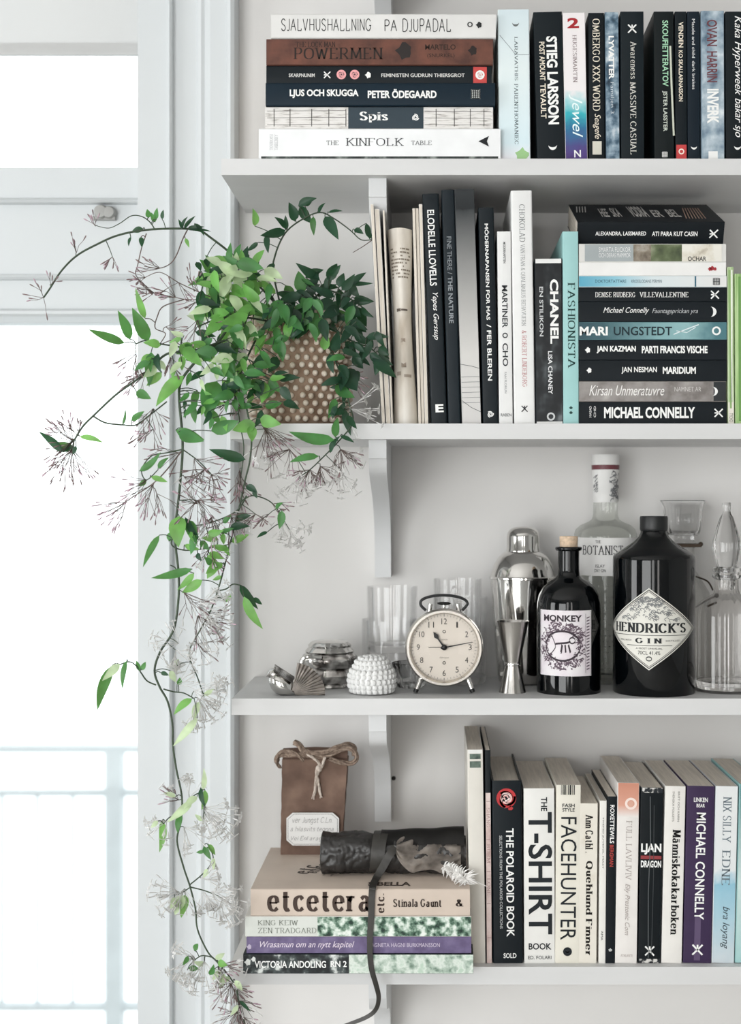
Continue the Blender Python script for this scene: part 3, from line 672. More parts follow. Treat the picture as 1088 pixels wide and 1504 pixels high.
# --- second shelf, lying stack (bottom up)
GS = 'stack of paperbacks lying on the second shelf'
st, ztop = stack('b', [
 (850, 1067, 589, 622, '#1e2327', .12, 'black paperback with the largest white capitals, bottom of the eleven-book stack',
  [('MICHAEL CONNELLY', 'heavy', WH, .17, .785, .26, .76), ('@cross', WH, .945, .5, .36), ('MASAD', 'sans', WH, 'R', (.07, .085), .3, .8), ('CHD', 'sans', WH, 'R', (.1, .115), .3, .8)], [], {}),
 (850, 1066, 559, 589, '#8f8985', .12, 'taupe paperback with white script, second from the bottom of its stack',
  [('Kirsan Unmeratuvre', 'script', '#eceae8', .07, .58, .3, .8), ('NAMNET AR', 'thin', '#dcd9d6', .65, .83, .5, .72), ('@moon', WH, .925, .5, .45)], [(photo('taupe_print', ['#77716e', '#8f8a87', '#9c9794', '#b3aeab'], 50, .4, None, 5, (.35, .75)), 0, .915, .03, .97), (mat('dark_end', '#1f2427', .45), .915, 1, .03, .97)], {}),
 (851, 1067, 528, 559, '#22272b', .12, 'black paperback above the taupe one, with white capitals only in mid-spine',
  [('JAN NESMAN', 'bold', WH, .285, .525, .35, .68), ('MARIDIUM', 'heavy', WH, .565, .79, .35, .68), ('@blot', WH, .065, .52, .3)], [], {}),
 (850, 1067, 498, 528, '#20252a', .12, 'black paperback directly below the teal one, white capitals filling its spine',
  [('JAN KAZMAN', 'heavy', WH, .12, .385, .33, .70), ('PARTI FRANCIS VISCHE', 'heavy', WH, .425, .87, .33, .70), ('@blot', WH, .06, .5, .32)], [], {}),
 (850, 1067, 472, 498, '#5d858b', .12, 'teal paperback with white and navy capitals in mid-stack',
  [('MARI', 'heavy', WH, .005, .195, .24, .74), ('UNGSTEDT', 'bold', '#1d2c33', .235, .63, .24, .74), ('@ring', WH, .93, .5, .5), ('~', '#dfe8ea', [(.64, .3), (.73, .6), (.81, .85)], .0012), ('~', '#dfe8ea', [(.66, .5), (.73, .4), (.79, .7)], .0008)],
  [(grad('teal_spine', [(0, '#2d4650'), (.25, '#3f6068'), (.6, '#7fa6aa'), (.8, '#8fb5b8'), (1, '#4d7880')], 0, .4, .15), 0, 1, .03, .97)], {}),
 (850, 1067, 442, 472, '#22262b', .12, 'black paperback directly above the teal one, with a crescent mark',
  [('Michael Connelly', 'script', WH, .165, .475, .36, .72), ('Fauntagsprickan yra', 'script', '#b9bcbe', .495, .805, .36, .66), ('@moon', WH, .91, .5, .5)], [], {}),
 (850, 1067, 421, 442, '#1e2327', .12, 'thin black paperback just below the sky-blue and white one',
  [('DENISE RUDBERG', 'serif', WH, .11, .38, .3, .66), ('VILLEVALLENTINE', 'serif', WH, .41, .74, .3, .66), ('@cross', WH, .92, .48, .55)], [], {}),
 (850, 1067, 404, 421, '#cfdadd', .12, 'thin sky-blue to white paperback in the upper half of its stack',
  [('DOKTORTATTARE', 'sans', '#355a6c', .11, .32, .38, .66), ('KROSSLODANS PERMIN', 'sans', '#4b6270', .355, .56, .38, .66), ('@grid', '#35393b', .93, .5, .55), ('~', '#356579', [(.788, .04), (.788, .96)], .0018)],
  [(grad('sky_spine', [(0, '#58a3bd'), (.25, '#8fc4d4'), (.5, '#d5dfe2'), (1, '#e2e1df')], 0, .4), 0, 1, .04, .96)], {}),
 (850, 1066, 384, 404, '#e9e8e6', .12, 'plain white paperback with one small red blossom mark',
  [('@blot', '#a8333b', .89, .5, .35), ('@blot', '#a8333b', .905, .55, .4), ('@blot', '#a8333b', .925, .5, .3)], [], {}),
 (850, 1066, 357, 384, '#d9d8d4', .12, 'cream paperback with small photographs printed along its spine',
  [('SMARTA FLICKOR', 'thin', WH, .135, .35, .55, .8), ('OCH DERAS MAMMOR', 'thin', WH, .135, .35, .25, .48), ('OCHAR', 'bold', '#3a3733', .74, .865, .05, .3)],
  [(mat('grey_panel', '#9fa6a8', .5), .04, .37, .04, .96), (photo('photo_brown', ['#4a3f36', '#8c8274', '#c9c4bb'], 60), .37, .49, .04, .96), (photo('photo_olive', ['#31382d', '#5f6a4c', '#939a80'], 40), .49, .70, .04, .96), (photo('photo_cream', ['#8b7c66', '#d9d3c5', '#e6e3da'], 50, .4, None, 4, (.25, .5)), .70, .97, .04, .96)], {}),
], .012, group=GS)
# the topmost book is tipped back so that its cover faces the room
T = 35 * K; tk = thing('paperback_book', 'black paperback tipped back on top of the stack, its cover showing', 'book', (X(848, .012), .012 + T * math.sin(math.radians(0)), ztop), GS)
tk.rotation_euler = (math.radians(23), 0, 0)
tk.location.y = .012 + T * math.sin(math.radians(23))
Lb = 218 * K
book(tk, Lb, T, .115, 'h', '#1d2125', False, [('ALEXANDRA, LASSMARED', 'bold', WH, .125, .47, .40, .60), ('ATI PARA KUT CASIN', 'bold', WH, .51, .82, .40, .60), ('@cross', WH, .93, .5, .34)], [])
V_, F_ = [], []
def top_text(s, st, u0, u1, w0, w1):
    vs, fs = text2d(s, st); n0 = len(V_)
    V_.extend([((u0 + (u1 - u0) * y) * Lb, w0 + (w1 - w0) * x, T + .0003) for x, y in [(1 - b, a) for a, b in [(q[1], q[0]) for q in vs]]] if False else [((u0 + (u1 - u0) * a) * Lb, w0 + (w1 - w0) * b, T + .0003) for a, b in vs]); F_.extend([tuple(i + n0 for i in q) for q in fs])
for k in range(4): stroke = [((.03 + k * .02), .06), ((.05 + k * .02), .10)]; vs, fs = [], []; stroke_quads([(a * Lb, b) for a, b in stroke], lambda d: .0012, vs, fs); n0 = len(V_); V_ += [(a, b, T + .0003) for a, b in vs]; F_ += [tuple(i + n0 for i in q) for q in fs]
top_text('HEE', 'bold', .19, .245, .03, .085); top_text('SKA', 'bold', .27, .33, .03, .09); top_text('VODRA', 'heavy', .40, .52, .03, .10); top_text('ER', 'bold', .55, .62, .03, .075); top_text('BEL', 'bold', .66, .74, .03, .08)
MB().faces(V_, F_).build('cover_lettering', ink('#c9c6c2'), tk, smooth=0, fix=False)
V_, F_ = [], []
for k in range(7):
    vs, fs = [], []; stroke_quads([((.76 + k * .022) * Lb, .02), ((.80 + k * .018) * Lb, .09)], lambda d: .0012, vs, fs); n0 = len(V_); V_ += [(a, b, T + .0003) for a, b in vs]; F_ += [tuple(i + n0 for i in q) for q in fs]
MB().faces(V_, F_).build('cover_stripes', ink('#b39484'), tk, smooth=0, fix=False)
# green striped books right of the stack
VB('b', 1068, 1069, 9, 392, 621, '#c7d7b4', .12, 'thin pale green striped book nearest the lying stack', [('~', '#8fae74', [(.02, .3), (.9, .45)], .0022), ('~', '#eef3e6', [(.02, .7), (.85, .6)], .0016), ('TYCHO', 'sans', '#55604a', .93, .985, .2, .8)],
   [(photo('green_stripe', ['#8aa86c', '#bcd0a4', '#e3ead6'], 60, .45, (3, 1, .15)), 0, .86, .05, .95), (mat('cream_foot', '#e2ddd2', .5), .86, 1, .05, .95)], group='green striped books at the end of the second shelf')
VB('b', 1079, 1080, 22, 402, 621, '#b9d29c', .12, 'green striped book at the frame edge behind the thinner striped one', [('~', '#6f9a58', [(.02, .3), (.98, .3)], .003), ('~', '#dfeacb', [(.02, .6), (.98, .62)], .003)],
   [(photo('green_stripe_deep', ['#6f9a58', '#a6c586', '#d6e4bf'], 60, .45, (3, 1, .15)), 0, 1, .04, .96)], group='green striped books at the end of the second shelf')

# --- newspaper and magazines left of the books
def sheet(xt, xb, yt, wd, depth, y0, label, col='#e6e2da', bend=.0):
    z = SH['b']; h = Z(yt, y0) - z; T = wd * K
    t = thing('magazine', label, 'magazine', (X(xb, y0), y0, z), 'magazines leaning beside the newspaper')
    n = 12; dx = X(xt, y0) - X(xb, y0)
    for nm, a, b, mm in (('cover', 0, 1, mat('paper_' + col, col, .6, var=.03)), ('pages', .12, .88, PAGES_V)):
        m = MB(); vs, fs = [], []
        for i in range(n + 1):
            q = i / n; xx = dx * q + bend * math.sin(PI * q); zz = h * q - (.0 if nm == 'cover' else .0006) * q
            e = 0 if nm == 'cover' else -.0006
            vs += [(xx + T * a, e, zz), (xx + T * b, e, zz), (xx + T * b, depth, zz), (xx + T * a, depth, zz)]
        for i in range(n):
            for k in range(4): fs.append((4 * i + k, 4 * i + (k + 1) % 4, 4 * i + 4 + (k + 1) % 4, 4 * i + 4 + k))
        fs += [(0, 1, 2, 3), (4 * n, 4 * n + 1, 4 * n + 2, 4 * n + 3)]
        m.faces(vs, fs).build(nm, mm, t, smooth=20)
    return t
sheet(544, 561, 300, 4.5, .15, .012, 'outermost cream magazine leaning at the plant side of the newspaper', '#e3dfd8')
sheet(550, 567, 307, 7, .15, .015, 'thick white magazine, second in from the plant', '#ebe9e6')
sheet(562, 574.5, 309, 2.6, .15, .010, 'grey-white magazine touching the plant side of the folded newspaper', '#d8d5d0')
sheet(605.5, 614.5, 306, 4, .15, .010, 'cream magazine touching the book side of the folded newspaper', '#ded9cf')
sheet(610, 619, 306, 4.5, .15, .012, 'yellowed magazine squeezed between newspaper side sheet and white sheet', '#d3cbbd')
sheet(615, 624, 300, 5, .15, .012, 'white magazine leaning against the tall black hardback', '#e9e8e5')
t = thing('folded_newspaper', 'folded newspaper with faded print bulging between the magazines', 'newspaper', (X(592, .03), .03, SH['b']))
def npos(sx, q, off=0.0):
    xc = (X(587, .03) - X(592, .03)) * q + (X(596, .03) - X(592, .03)) * (1 - q)
    hw = .0125 + .0022 * math.cos(q * 5.5 + .4)
    dent = .006 * math.exp(-((q - .46) / .06) ** 2)
    zz = (Z(338, .03) - SH['b']) * q
    return Vector((xc + hw * sx, -.014 * (1 - sx * sx) + dent * (1 - abs(sx)) - off, zz))
m = MB(); vs, fs = [], []; n, k = 30, 12
for i in range(n + 1):
    for j in range(k + 1): vs.append(npos(-1 + 2 * j / k, i / n))
    for j in range(k + 1): p = npos(1 - 2 * j / k, i / n); vs.append(Vector((p.x, .09, p.z)))
W_ = 2 * (k + 1)
for i in range(n):
    for j in range(W_): fs.append((i * W_ + j, i * W_ + (j + 1) % W_, (i + 1) * W_ + (j + 1) % W_, (i + 1) * W_ + j))
fs += [tuple(range(W_)), tuple(n * W_ + j for j in range(W_))]
m.faces(vs, fs).build('paper', photo('newsprint', ['#c4b8a9', '#d9d1c6', '#e5dfd6', '#ebe7e0'], 25, .85, (2, 1, .5), 4), t, smooth=40)
m = MB()
rr = random.Random(5)
def npatch(m, s0, s1, q0, q1):
    ns = 6; a = [npos(s0 + (s1 - s0) * j / ns, q0, .0006) for j in range(ns + 1)]; b = [npos(s0 + (s1 - s0) * j / ns, q1, .0006) for j in range(ns + 1)]
    m.faces(a + b, [(j, j + 1, ns + 2 + j, ns + 1 + j) for j in range(ns)])
for row in range(9):
    q = .89 - row * .018; s = -.85
    while s < .8:
        l = rr.uniform(.08, .3)
        if rr.random() < .85: npatch(m, s, min(.85, s + l), q, q + .008)
        s += l + .05
m.build('print_lines', ink('#8f8578'), t, smooth=0, fix=False)
m = MB(); npatch(m, -.6, -.15, .575, .59); npatch(m, -.1, .6, .578, .588); m.build('headline', ink('#6a6058'), t, smooth=0, fix=False)
m = MB(); npatch(m, -.25, .25, .29, .44); m.build('picture', photo('news_picture', ['#6f6255', '#a5978a', '#cdc3b7'], 90, .85), t, smooth=0, fix=False)
m = MB(); npatch(m, -.7, -.3, .25, .27); npatch(m, .0, .7, .24, .255); m.build('caption', ink('#a89c90'), t, smooth=0, fix=False)

# --- lowest shelf, standing row
GD = 'books standing on the lowest shelf'
VB('d', 686, 690, 23, 1101, 1418, '#d9d5cd', .17, 'tall cream book with a small dark picture on its spine, beside the leather roll',
   [], [(photo('forest_print', ['#39463f', '#6d7d72', '#aab5ab'], 60), .02, .045, .15, .85), (photo('forest_print', ['#39463f', '#6d7d72', '#aab5ab'], 60), .055, .085, .15, .85), (mat('cream_spine_top', '#e4e3df', .6), .0, .018, .05, .95)], group=GD)
VB('d', 712, 714.5, 8, 1102, 1418, '#23282b', .17, 'very thin dark book with a pinkish patterned spine beside the tall cream book',
   [('~', '#8f7470', [(a, .15), (a, .85)], .0006) for a in (.24, .42, .57, .72, .88)] + [('SHANG', 'serif', '#a98d88', .27, .36, .2, .8), ('BURM', 'serif', '#a98d88', .44, .53, .2, .8), ('LONE', 'serif', '#a98d88', .60, .68, .2, .8)],
   [(photo('pink_spine', ['#b79d98', '#d3bfba', '#e0d2cd'], 50), .2, 1, .03, .97)], group=GD)
VB('d', 722, 724, 44, 1147, 1418, '#22272b', .17, 'thick black book with bold white title and a red and white emblem on top',
   [('THE POLAROID BOOK', 'bold', WH, .26, .855, .46, .72), ('SELECTIONS FROM THE POLAROID COLLECTIONS', 'sans', '#c9cbcb', .30, .81, .24, .33), ('SOLD', 'bold', WH, 'V', (.945, .972), .35, .78),
    ('@ring', '#b8373a', .095, .48, .66), ('@swirl', '#e7b9b4', .10, .5, .55), ('@ring', '#f0dcd8', .09, .46, .3), ('@blot', '#b8373a', .15, .62, .2)], hard=True, group=GD)
VB('d', 769, 770, 45, 1158, 1418, '#e5e4e0', .17, 'white book with huge black sideways T-SHIRT lettering',
   [('THE', 'bold', BK, .05, .13, .56, .76), ('T-SHIRT', 'bold', BK, .135, .835, .14, .92), ('BOOK', 'bold', BK, 'V', (.885, .922), .14, .88), ('ED. FOLARI', 'sans', BK, 'V', (.957, .977), .12, .88)], hard=False, group=GD)
VB('d', 817, 815, 36, 1153, 1417, '#e2ded2', .17, 'cream book with tall thin black capitals and a barcode on its top',
   [('FACEHUNTER', 'sans', BK, .18, .87, .2, .84), ('FASH', 'bold', BK, 'V', (.105, .125), .25, .75), ('STYLE', 'bold', BK, 'V', (.13, .15), .25, .75), ('@circle', BK, .935, .5, .36), ('@moon', '#e2ded2', .935, .5, .18)] + [('~', '#2c2c2b', [(.0, .2 + i * .075), (.055, .2 + i * .075)], .0006 + .0006 * (i % 3)) for i in range(8)], group=GD)
VB('d', 851, 849, 27, 1180, 1417, '#dad3c5', .16, 'worn cream paperback with dense black script lettering and stains',
   [('Ann Cathl .', 'serifbold', '#26221e', .07, .31, .32, .75), ('Quehlund Finner', 'serifbold', '#26221e', .36, .95, .34, .74)], [(photo('worn_cream', ['#9e9382', '#d6cfc1', '#dfd9cd', '#e2ddd2'], 45, .6, None, 6, (.2, .45)), 0, 1, .02, .98)], group=GD)
VB('d', 881, 879, 10, 1176, 1416, '#e6e4df', .16, 'very thin white booklet between worn cream paperback and slim black book', [('TREND JUVENIL MAST', 'sans', '#3b3b3a', .1, .42, .35, .6), ('AMA', 'sans', '#3b3b3a', .8, .86, .3, .6)], group=GD)
VB('d', 892, 889, 14, 1170, 1417, '#202428', .16, 'slim black book with white then red small capitals', [('ROXETTEWILS', 'bold', WH, .05, .28, .3, .75), ('BERGMAN', 'bold', '#b2453f', .29, .42, .3, .7), ('@blot', '#b9bbbb', .92, .5, .45)], group=GD)
VB('d', 907, 903, 32, 1150, 1418, '#e5e1dd', .17, 'white book with an orange-pink top and faded grey lettering',
   [('FULL LAVLIVIV', 'seriflight', '#a79c98', .21, .54, .42, .68), ('Elly Prestonic Com', 'script', '#a79c98', .56, .845, .36, .64), ('@ring', '#f0ddd4', .115, .62, .55), ('@circle', '#d9a996', .115, .62, .25), ('ATALANTE', 'sans', '#b5aba6', 'V', (.95, .965), .25, .8)],
   [(grad('orange_top', [(0, '#e6e2de'), (.35, '#d79f8b'), (1, '#c58872')], 2), 0, .19, .02, .98)], group=GD)
VB('d', 941, 937, 33, 1157, 1417, '#1c2024', .16, 'black paperback with scuffed white edges and a red band between white words',
   [('LJAN', 'heavy', WH, 'V', (.318, .382), .05, .95), ('DRAGON', 'heavy', WH, 'V', (.415, .455), .05, .95), ('@cross', WH, .93, .5, .4)] + [('~', '#565a5c', [(.05, .42), (.3, .46), (.6, .40), (.97, .44)], .0010), ('~', '#3c4042', [(.1, .6), (.5, .62), (.95, .58)], .0008)],
   [(mat('red_band', '#8f3236', .5), .388, .408, .04, .96), (photo('scuffed_edge', ['#20242a', '#23272a', '#d5d3cf'], 160, .6, None, 3, (.4, .6)), 0, .03, .03, .97), (photo('scuffed_edge', ['#20242a', '#23272a', '#d5d3cf'], 160, .6, None, 3, (.4, .6)), .975, 1, .03, .97)], group=GD)
VB('d', 977, 971, 30, 1155, 1416, '#e6e3de', .16, 'white paperback with heavy black old-style title beside the purple book',
   [('Människokakarboken', 'serifbold', '#20201f', .245, .84, .40, .80), ('BRITT OCH KARIN', 'sans', '#7d7a76', .03, .20, .62, .72), ('SVENSKA FOLKETS', 'sans', '#7d7a76', .03, .20, .36, .46)], group=GD)
VB('d', 1009, 1003, 41, 1155, 1418, '#3d2f4c', .16, 'dark purple paperback with long white condensed capitals',
   [('MICHAEL CONNELLY', 'bold', WH, .15, .755, .36, .70), ('LINKEN', 'bold', WH, 'V', (.065, .09), .25, .75), ('BEAR', 'bold', WH, 'V', (.10, .12), .35, .65), ('@cross', WH, .925, .5, .36)],
   [(mat('purple_stripe', '#5a4a69', .4), .74, .985, .38, .60)], group=GD)
VB('d', 1051, 1045, 33, 1155, 1416, '#d3d9dc', .16, 'pale grey paperback turning sky blue, with loose dark handwriting',
   [('NIX SILLY', 'serif', '#6f7c84', .06, .32, .35, .72), ('EDNE', 'serif', '#6f7c84', .36, .56, .35, .72), ('bra loyang', 'script', '#39454d', .68, .92, .35, .75)],
   [(grad('sky_paper', [(0, '#cfd3d6'), (.3, '#a9c9d6'), (.5, '#8fbdd0'), (.58, '#dfe2e3'), (1, '#e1e3e3')], 2, .5, .1), 0, 1, .02, .98)], group=GD)
VB('d', 1086, 1079, 36, 1152, 1418, '#8fb8b8', .16, 'mint green book at the frame edge of the lowest shelf row', [('LYSTRA', 'bold', '#e6eeee', .2, .6, .3, .7)],
   [(grad('mint_spine', [(0, '#9fc9c8'), (.5, '#c9dcd9'), (1, '#5f9190')], 2, .5, .1), 0, 1, .02, .98)], group=GD)

# --- lowest shelf, lying stack (overhanging the shelf edge a little)
GL = 'stack of books lying on the lowest shelf'
GARD = photo('garden_print', ['#22352d', '#4d6a59', '#8ea695', '#cdd9cf', '#e6ebe5'], 110, .45, (1, 1, 1), 5, (.36, .64))
DARKF = photo('dark_floral', ['#16191b', '#24292b', '#4c5454', '#d7dbd8'], 80, .45, None, 4, (.35, .68))
st, z4 = stack('d', [
 (357, 695, 1400, 1429, '#2b3133', .19, 'book with dark floral then pale leafy spine, lowest in the overhanging stack',
  [('VICTORIA ANDOLING', 'bold', WH, .05, .36, .30, .66), ('RN 2', 'bold', WH, .38, .45, .35, .66), ('@blot', '#dfe2df', .02, .6, .4), ('@blot', '#dfe2df', .045, .75, .3)],
  [(DARKF, 0, .46, .02, .98), (photo('pale_leaves', ['#6f8577', '#aebfb2', '#d9e1d9', '#b9cdbd'], 90, .45, None, 5, (.34, .66)), .46, 1, .02, .98)], dict(dy=-.001)),
 (362, 692, 1375, 1400, '#6b5d80', .19, 'purple book with pale pink lettering in the low stack',
  [('Wrasamun om an nytt kapitel', 'script', '#ddd2de', .06, .48, .25, .72), ('AGNETA HAGNI BURKMANSSON', 'sans', '#c9bfd0', .555, .86, .38, .62), ('@blot', '#b9aec2', .012, .4, .35)],
  [(photo('purple_cloth', ['#5d5172', '#6b5f82', '#7a6e90'], 70), 0, 1, .02, .98)], dict(dy=.001)),
 (360, 692, 1345, 1375, '#dcdad5', .19, 'book with garden photo spine, pale on one side, under the thick beige book',
  [('KING KEIW', 'serif', '#8d9189', .055, .235, .56, .82), ('ZEN TRADGARD', 'serif', '#8d9189', .055, .315, .18, .44)],
  [(mat('pale_sky_print', '#cfd2cc', .5), 0, .32, .02, .98), (GARD, .32, 1, .02, .98)], dict(dy=.0)),
 (368, 690, 1305, 1345, '#cebfb2', .185, 'thick beige book reading etcetera, under the paper bag and leather roll',
  [('etcetera', 'serifbold', '#43352f', .075, .545, .16, .90), ('etc.', 'serifbold', '#43352f', .578, .61, .15, .8) if False else ('etc.', 'serifbold', '#43352f', 'R', (.578, .61), .12, .84), ('Stinala Gaunt', 'serifbold', '#3b302b', .65, .87, .34, .64), ('&', 'serifbold', '#3b302b', .935, .97, .36, .62)],
  [], dict(hard=True, dy=.0)),
], -.022, group=GL)
et = st[-1]; Tt = 40 * K * (DC - .022) / DC; Le = 322 * K * (DC - .022) / DC
V_, F_ = [], []
def cov(s, st_, cx, cy, w_, h_, ang):
    vs, fs = text2d(s, st_); n0 = len(V_); ca, sa = math.cos(ang), math.sin(ang)
    for a, b in vs:
        p, q = (a - .5) * w_, (b - .5) * h_
        V_.append((cx + p * ca - q * sa, cy + p * sa + q * ca, Tt + .0003))
    F_.extend([tuple(i + n0 for i in f) for f in fs])
cov('etc.', 'serifbold', .058, .085, .045, .018, 1.25); cov('etcetera', 'serifbold', .072, .09, .05, .012, 1.25)
cov('creating beautiful interiors', 'sans', .088, .095, .08, .004, 1.35); cov('with the things you love', 'sans', .095, .08, .06, .004, 1.35)
cov('SIBELLA', 'heavy', .16, .02, .05, .016, 0.0)
MB().faces(V_, F_).build('cover_lettering', ink('#4a403a'), et, smooth=0, fix=False)

# ------------------------------------------------------------------ lathe things on the bottle shelf
ZB = SH['c']
def prof(pts, yc, zb=None):
    zb = ZB if zb is None else zb; s = K * (DC + yc) / DC
    return [(r * s, max(0.0, Z(y, yc) - zb)) for r, y in pts]
def soften(p, sub=5): return [(max(0, a), b) for a, b in smooth_path(p, sub)]
def surf_patch(R_, a_c, z0, z1, half, n=28, off=.0003, shape=None):
    """a label hugging a cylinder; returns builder plus mapping (s in -1..1, t in 0..1) -> point"""
    def f(s, t, o=off):
        a = -PI / 2 + a_c + half * s; r = R_ + o
        return (r * math.cos(a), r * math.sin(a), z0 + (z1 - z0) * t)
    vs, fs = [], []
    for i in range(n + 1):
        s = -1 + 2 * i / n; lo, hi = shape(s) if shape else (0, 1)
        vs += [f(s, lo), f(s, hi)]
    fs = [(2 * i, 2 * i + 2, 2 * i + 3, 2 * i + 1) for i in range(n)]
    return f, MB().faces(vs, fs)
class Print:
    """lettering and lines bent onto a mapping"""
    def __init__(s, f, off=.0006): s.f, s.o, s.V, s.F = f, off, [], []
    def text(s, tx, st, s0, s1, t0, t1):
        vs, fs = text2d(tx, st); n0 = len(s.V)
        s.V += [s.f(s0 + (s1 - s0) * a, t0 + (t1 - t0) * b, s.o) for a, b in vs]; s.F += [tuple(i + n0 for i in q) for q in fs]
    def line(s, pl, wd):
        vs, fs = [], []; stroke_quads(pl, lambda d: wd, vs, fs); n0 = len(s.V)
        s.V += [s.f(a, b, s.o) for a, b in vs]; s.F += [tuple(i + n0 for i in q) for q in fs]
    def build(s, name, c, parent): MB().faces(s.V, s.F).build(name, ink(c), parent, smooth=0, fix=False)

# apothecary-style dark bottle with cork
def at_shelf(cx, yc): return (X(cx, yc), yc, ZB)
yc = .062
t = thing('liquor_bottle', 'round-shouldered black bottle with cork stopper and pinkish square label', 'bottle', at_shelf(835, yc), 'bottles on the third shelf')
p = [(0, 1024), (40, 1024), (45, 1022), (47, 1017), (47, 950), (47, 895), (46.5, 885), (44, 873), (38, 862), (29, 854), (20, 849), (16.5, 845), (15.5, 836), (15.5, 808)]
MB().lathe(prof(p + [(15.5, 807), (13.2, 807), (13.2, 812)], yc), 64).build('body', DARKGLASS, t, smooth=50)
MB().lathe(prof([(15.5, 809), (18.5, 808.5), (19.6, 806.5), (19.6, 804.5), (18.5, 803), (13.5, 802.8), (13.4, 809)], yc), 48).build('lip', DARKGLASS, t, smooth=60)
cork = MB().lathe(prof([(12.6, 812), (13.2, 800), (13.6, 789), (13.2, 787.5), (0, 787)], yc), 32).build('cork', mat('cork', '#cdb59c', .9, var=.2, scale=260, bump=.4), t)
s_ = K * (DC + yc) / DC
f, mb = surf_patch(47 * s_, math.radians(-14), Z(992, yc - .03) - ZB, Z(896, yc - .03) - ZB, math.radians(51))
lab = mb.build('label', photo('label_lilac', ['#d6cbd2', '#e0dade', '#e6e3e4'], 50, .6), t, smooth=40)
pr = Print(f)
pr.text('MONKEY', 'heavy', -.78, .62, .83, .93)
el = lambda rx, ry, cx, cy, n=40: [(cx + rx * math.cos(2 * PI * i / n), cy + ry * math.sin(2 * PI * i / n)) for i in range(n + 1)]
pr.line(el(.62, .225, -.06, .46), .03); pr.line([(-.96, .02), (.96, .02), (.96, .98), (-.96, .98), (-.96, .02)], .014)
pr.line([(.76, .05), (.76, .95)], .012)
beast = [(-.42, .40), (-.30, .46), (-.38, .56), (-.5, .60)]
pr.line([tuple(q) for q in smooth_path([(-.46, .62), (-.36, .54), (-.30, .44), (-.42, .36), (-.48, .33)], 6)], .02)
pr.line([tuple(q) for q in smooth_path([(-.30, .49), (-.1, .50), (.1, .51), (.22, .53)], 6)], .03)
pr.line(el(.10, .045, .28, .545, 16), .022); pr.line([(-.06, .48), (-.1, .36)], .06); pr.line([(.04, .48), (.06, .36)], .05); pr.line([(.15, .48), (.22, .36)], .05); pr.line([(-.12, .35), (.4, .36)], .012)
pr.build('lettering', '#3a3138', lab)
pr = Print(f, .0005); rr = random.Random(11)
for i in range(330):
    a = rr.uniform(0, 2 * PI); r1 = rr.uniform(.76, 1.25); cx, cy = -.06 + r1 * .70 * math.cos(a), .46 + r1 * .30 * math.sin(a)
    if abs(cx) > .9 or (cx > .7) or not .05 < cy < .82: continue
    pr.line([tuple(q) for q in smooth_path([(cx, cy), (cx + rr.uniform(-.08, .08), cy + rr.uniform(-.03, .03)), (cx + rr.uniform(-.12, .12), cy + rr.uniform(-.04, .04))], 4)], .016)
for i in range(18): pr.line([(.80, .1 + i * .046), (.92, .115 + i * .046)], .018)
pr.build('ornament', '#63545f', lab)

# big black apothecary gin bottle with diamond label
yc = .058
t = thing('liquor_bottle', 'broad black bottle with black cap and pale diamond label', 'bottle', at_shelf(960, yc), 'bottles on the third shelf')
p = [(0, 1022), (54, 1022), (58.5, 1020), (60, 1014), (60, 920), (60, 822), (59.3, 817), (56, 813), (42, 804), (30, 796), (22.5, 789), (19.5, 783), (19, 776), (19, 770), (0, 770)]
MB().lathe(prof(p, yc), 80).build('body', DARKGLASS, t, smooth=40)
MB().lathe(prof([(18.8, 780), (19.8, 779), (20.4, 776), (20.4, 760), (19.6, 758), (0, 757.6)], yc), 40).build('cap', mat('black_cap', '#101214', .45, var=.02), t)
s_ = K * (DC + yc) / DC
yl = yc - .05
z0, z1 = Z(985, yl) - ZB, Z(864, yl) - ZB
half = math.radians(76)
f, mb = surf_patch(60 * s_, math.radians(-16), z0, z1, half, 40, .0003, lambda s: (.5 - .5 * (1 - abs(s)), .5 + .5 * (1 - abs(s))))
lab = mb.build('label', mat('label_ivory', '#d9d7cf', .6, var=.03), t, smooth=40, fix=False)
pr = Print(f)
def dia(k): return [(-k, .5), (0, .5 + .5 * k), (k, .5), (0, .5 - .5 * k), (-k, .5)]
def dline(k, wd):
    d = dia(k)
    for a, b in zip(d, d[1:]): pr.line([tuple(Vector(a).lerp(Vector(b), i / 10)) for i in range(11)], wd)
dline(.955, .011); dline(.915, .006)
pr.text("HENDRICK'S", 'serifbold', -.74, .72, .455, .575)
pr.line([(-.80 + i * .08, .425) for i in range(20)], .006)
pr.text('G I N', 'serifbold', -.25, .23, .328, .392); pr.text('SMALL BATCH', 'sans', -.58, -.33, .35, .37); pr.text('DISTILLED', 'sans', .30, .58, .35, .37)
pr.line([(-.42 + i * .07, .30) for i in range(13)], .006); pr.text('A MOST UNUSUAL', 'sans', -.24, .24, .255, .275); pr.text('70CL 41.4%', 'sans', -.20, .20, .19, .235); pr.line(el(.05, .025, 0, .14, 12), .012)
pr.build('lettering', '#26282a', lab)
pr = Print(f, .0005); rr = random.Random(4)
for i in range(150):
    t0 = rr.uniform(.60, .88); lim = .80 * (1 - (t0 - .5) / .5) - .04
    if lim < .06: continue
    s0 = rr.uniform(-lim, lim); k = rr.uniform(.02, .05)
    pr.line([tuple(q) for q in smooth_path([(s0 + k * math.cos(q), t0 + k * .45 * math.sin(q)) for q in (0, 1.5, 3, 4.4)], 3)], .008)
pr.build('ornament', '#77797a', lab)

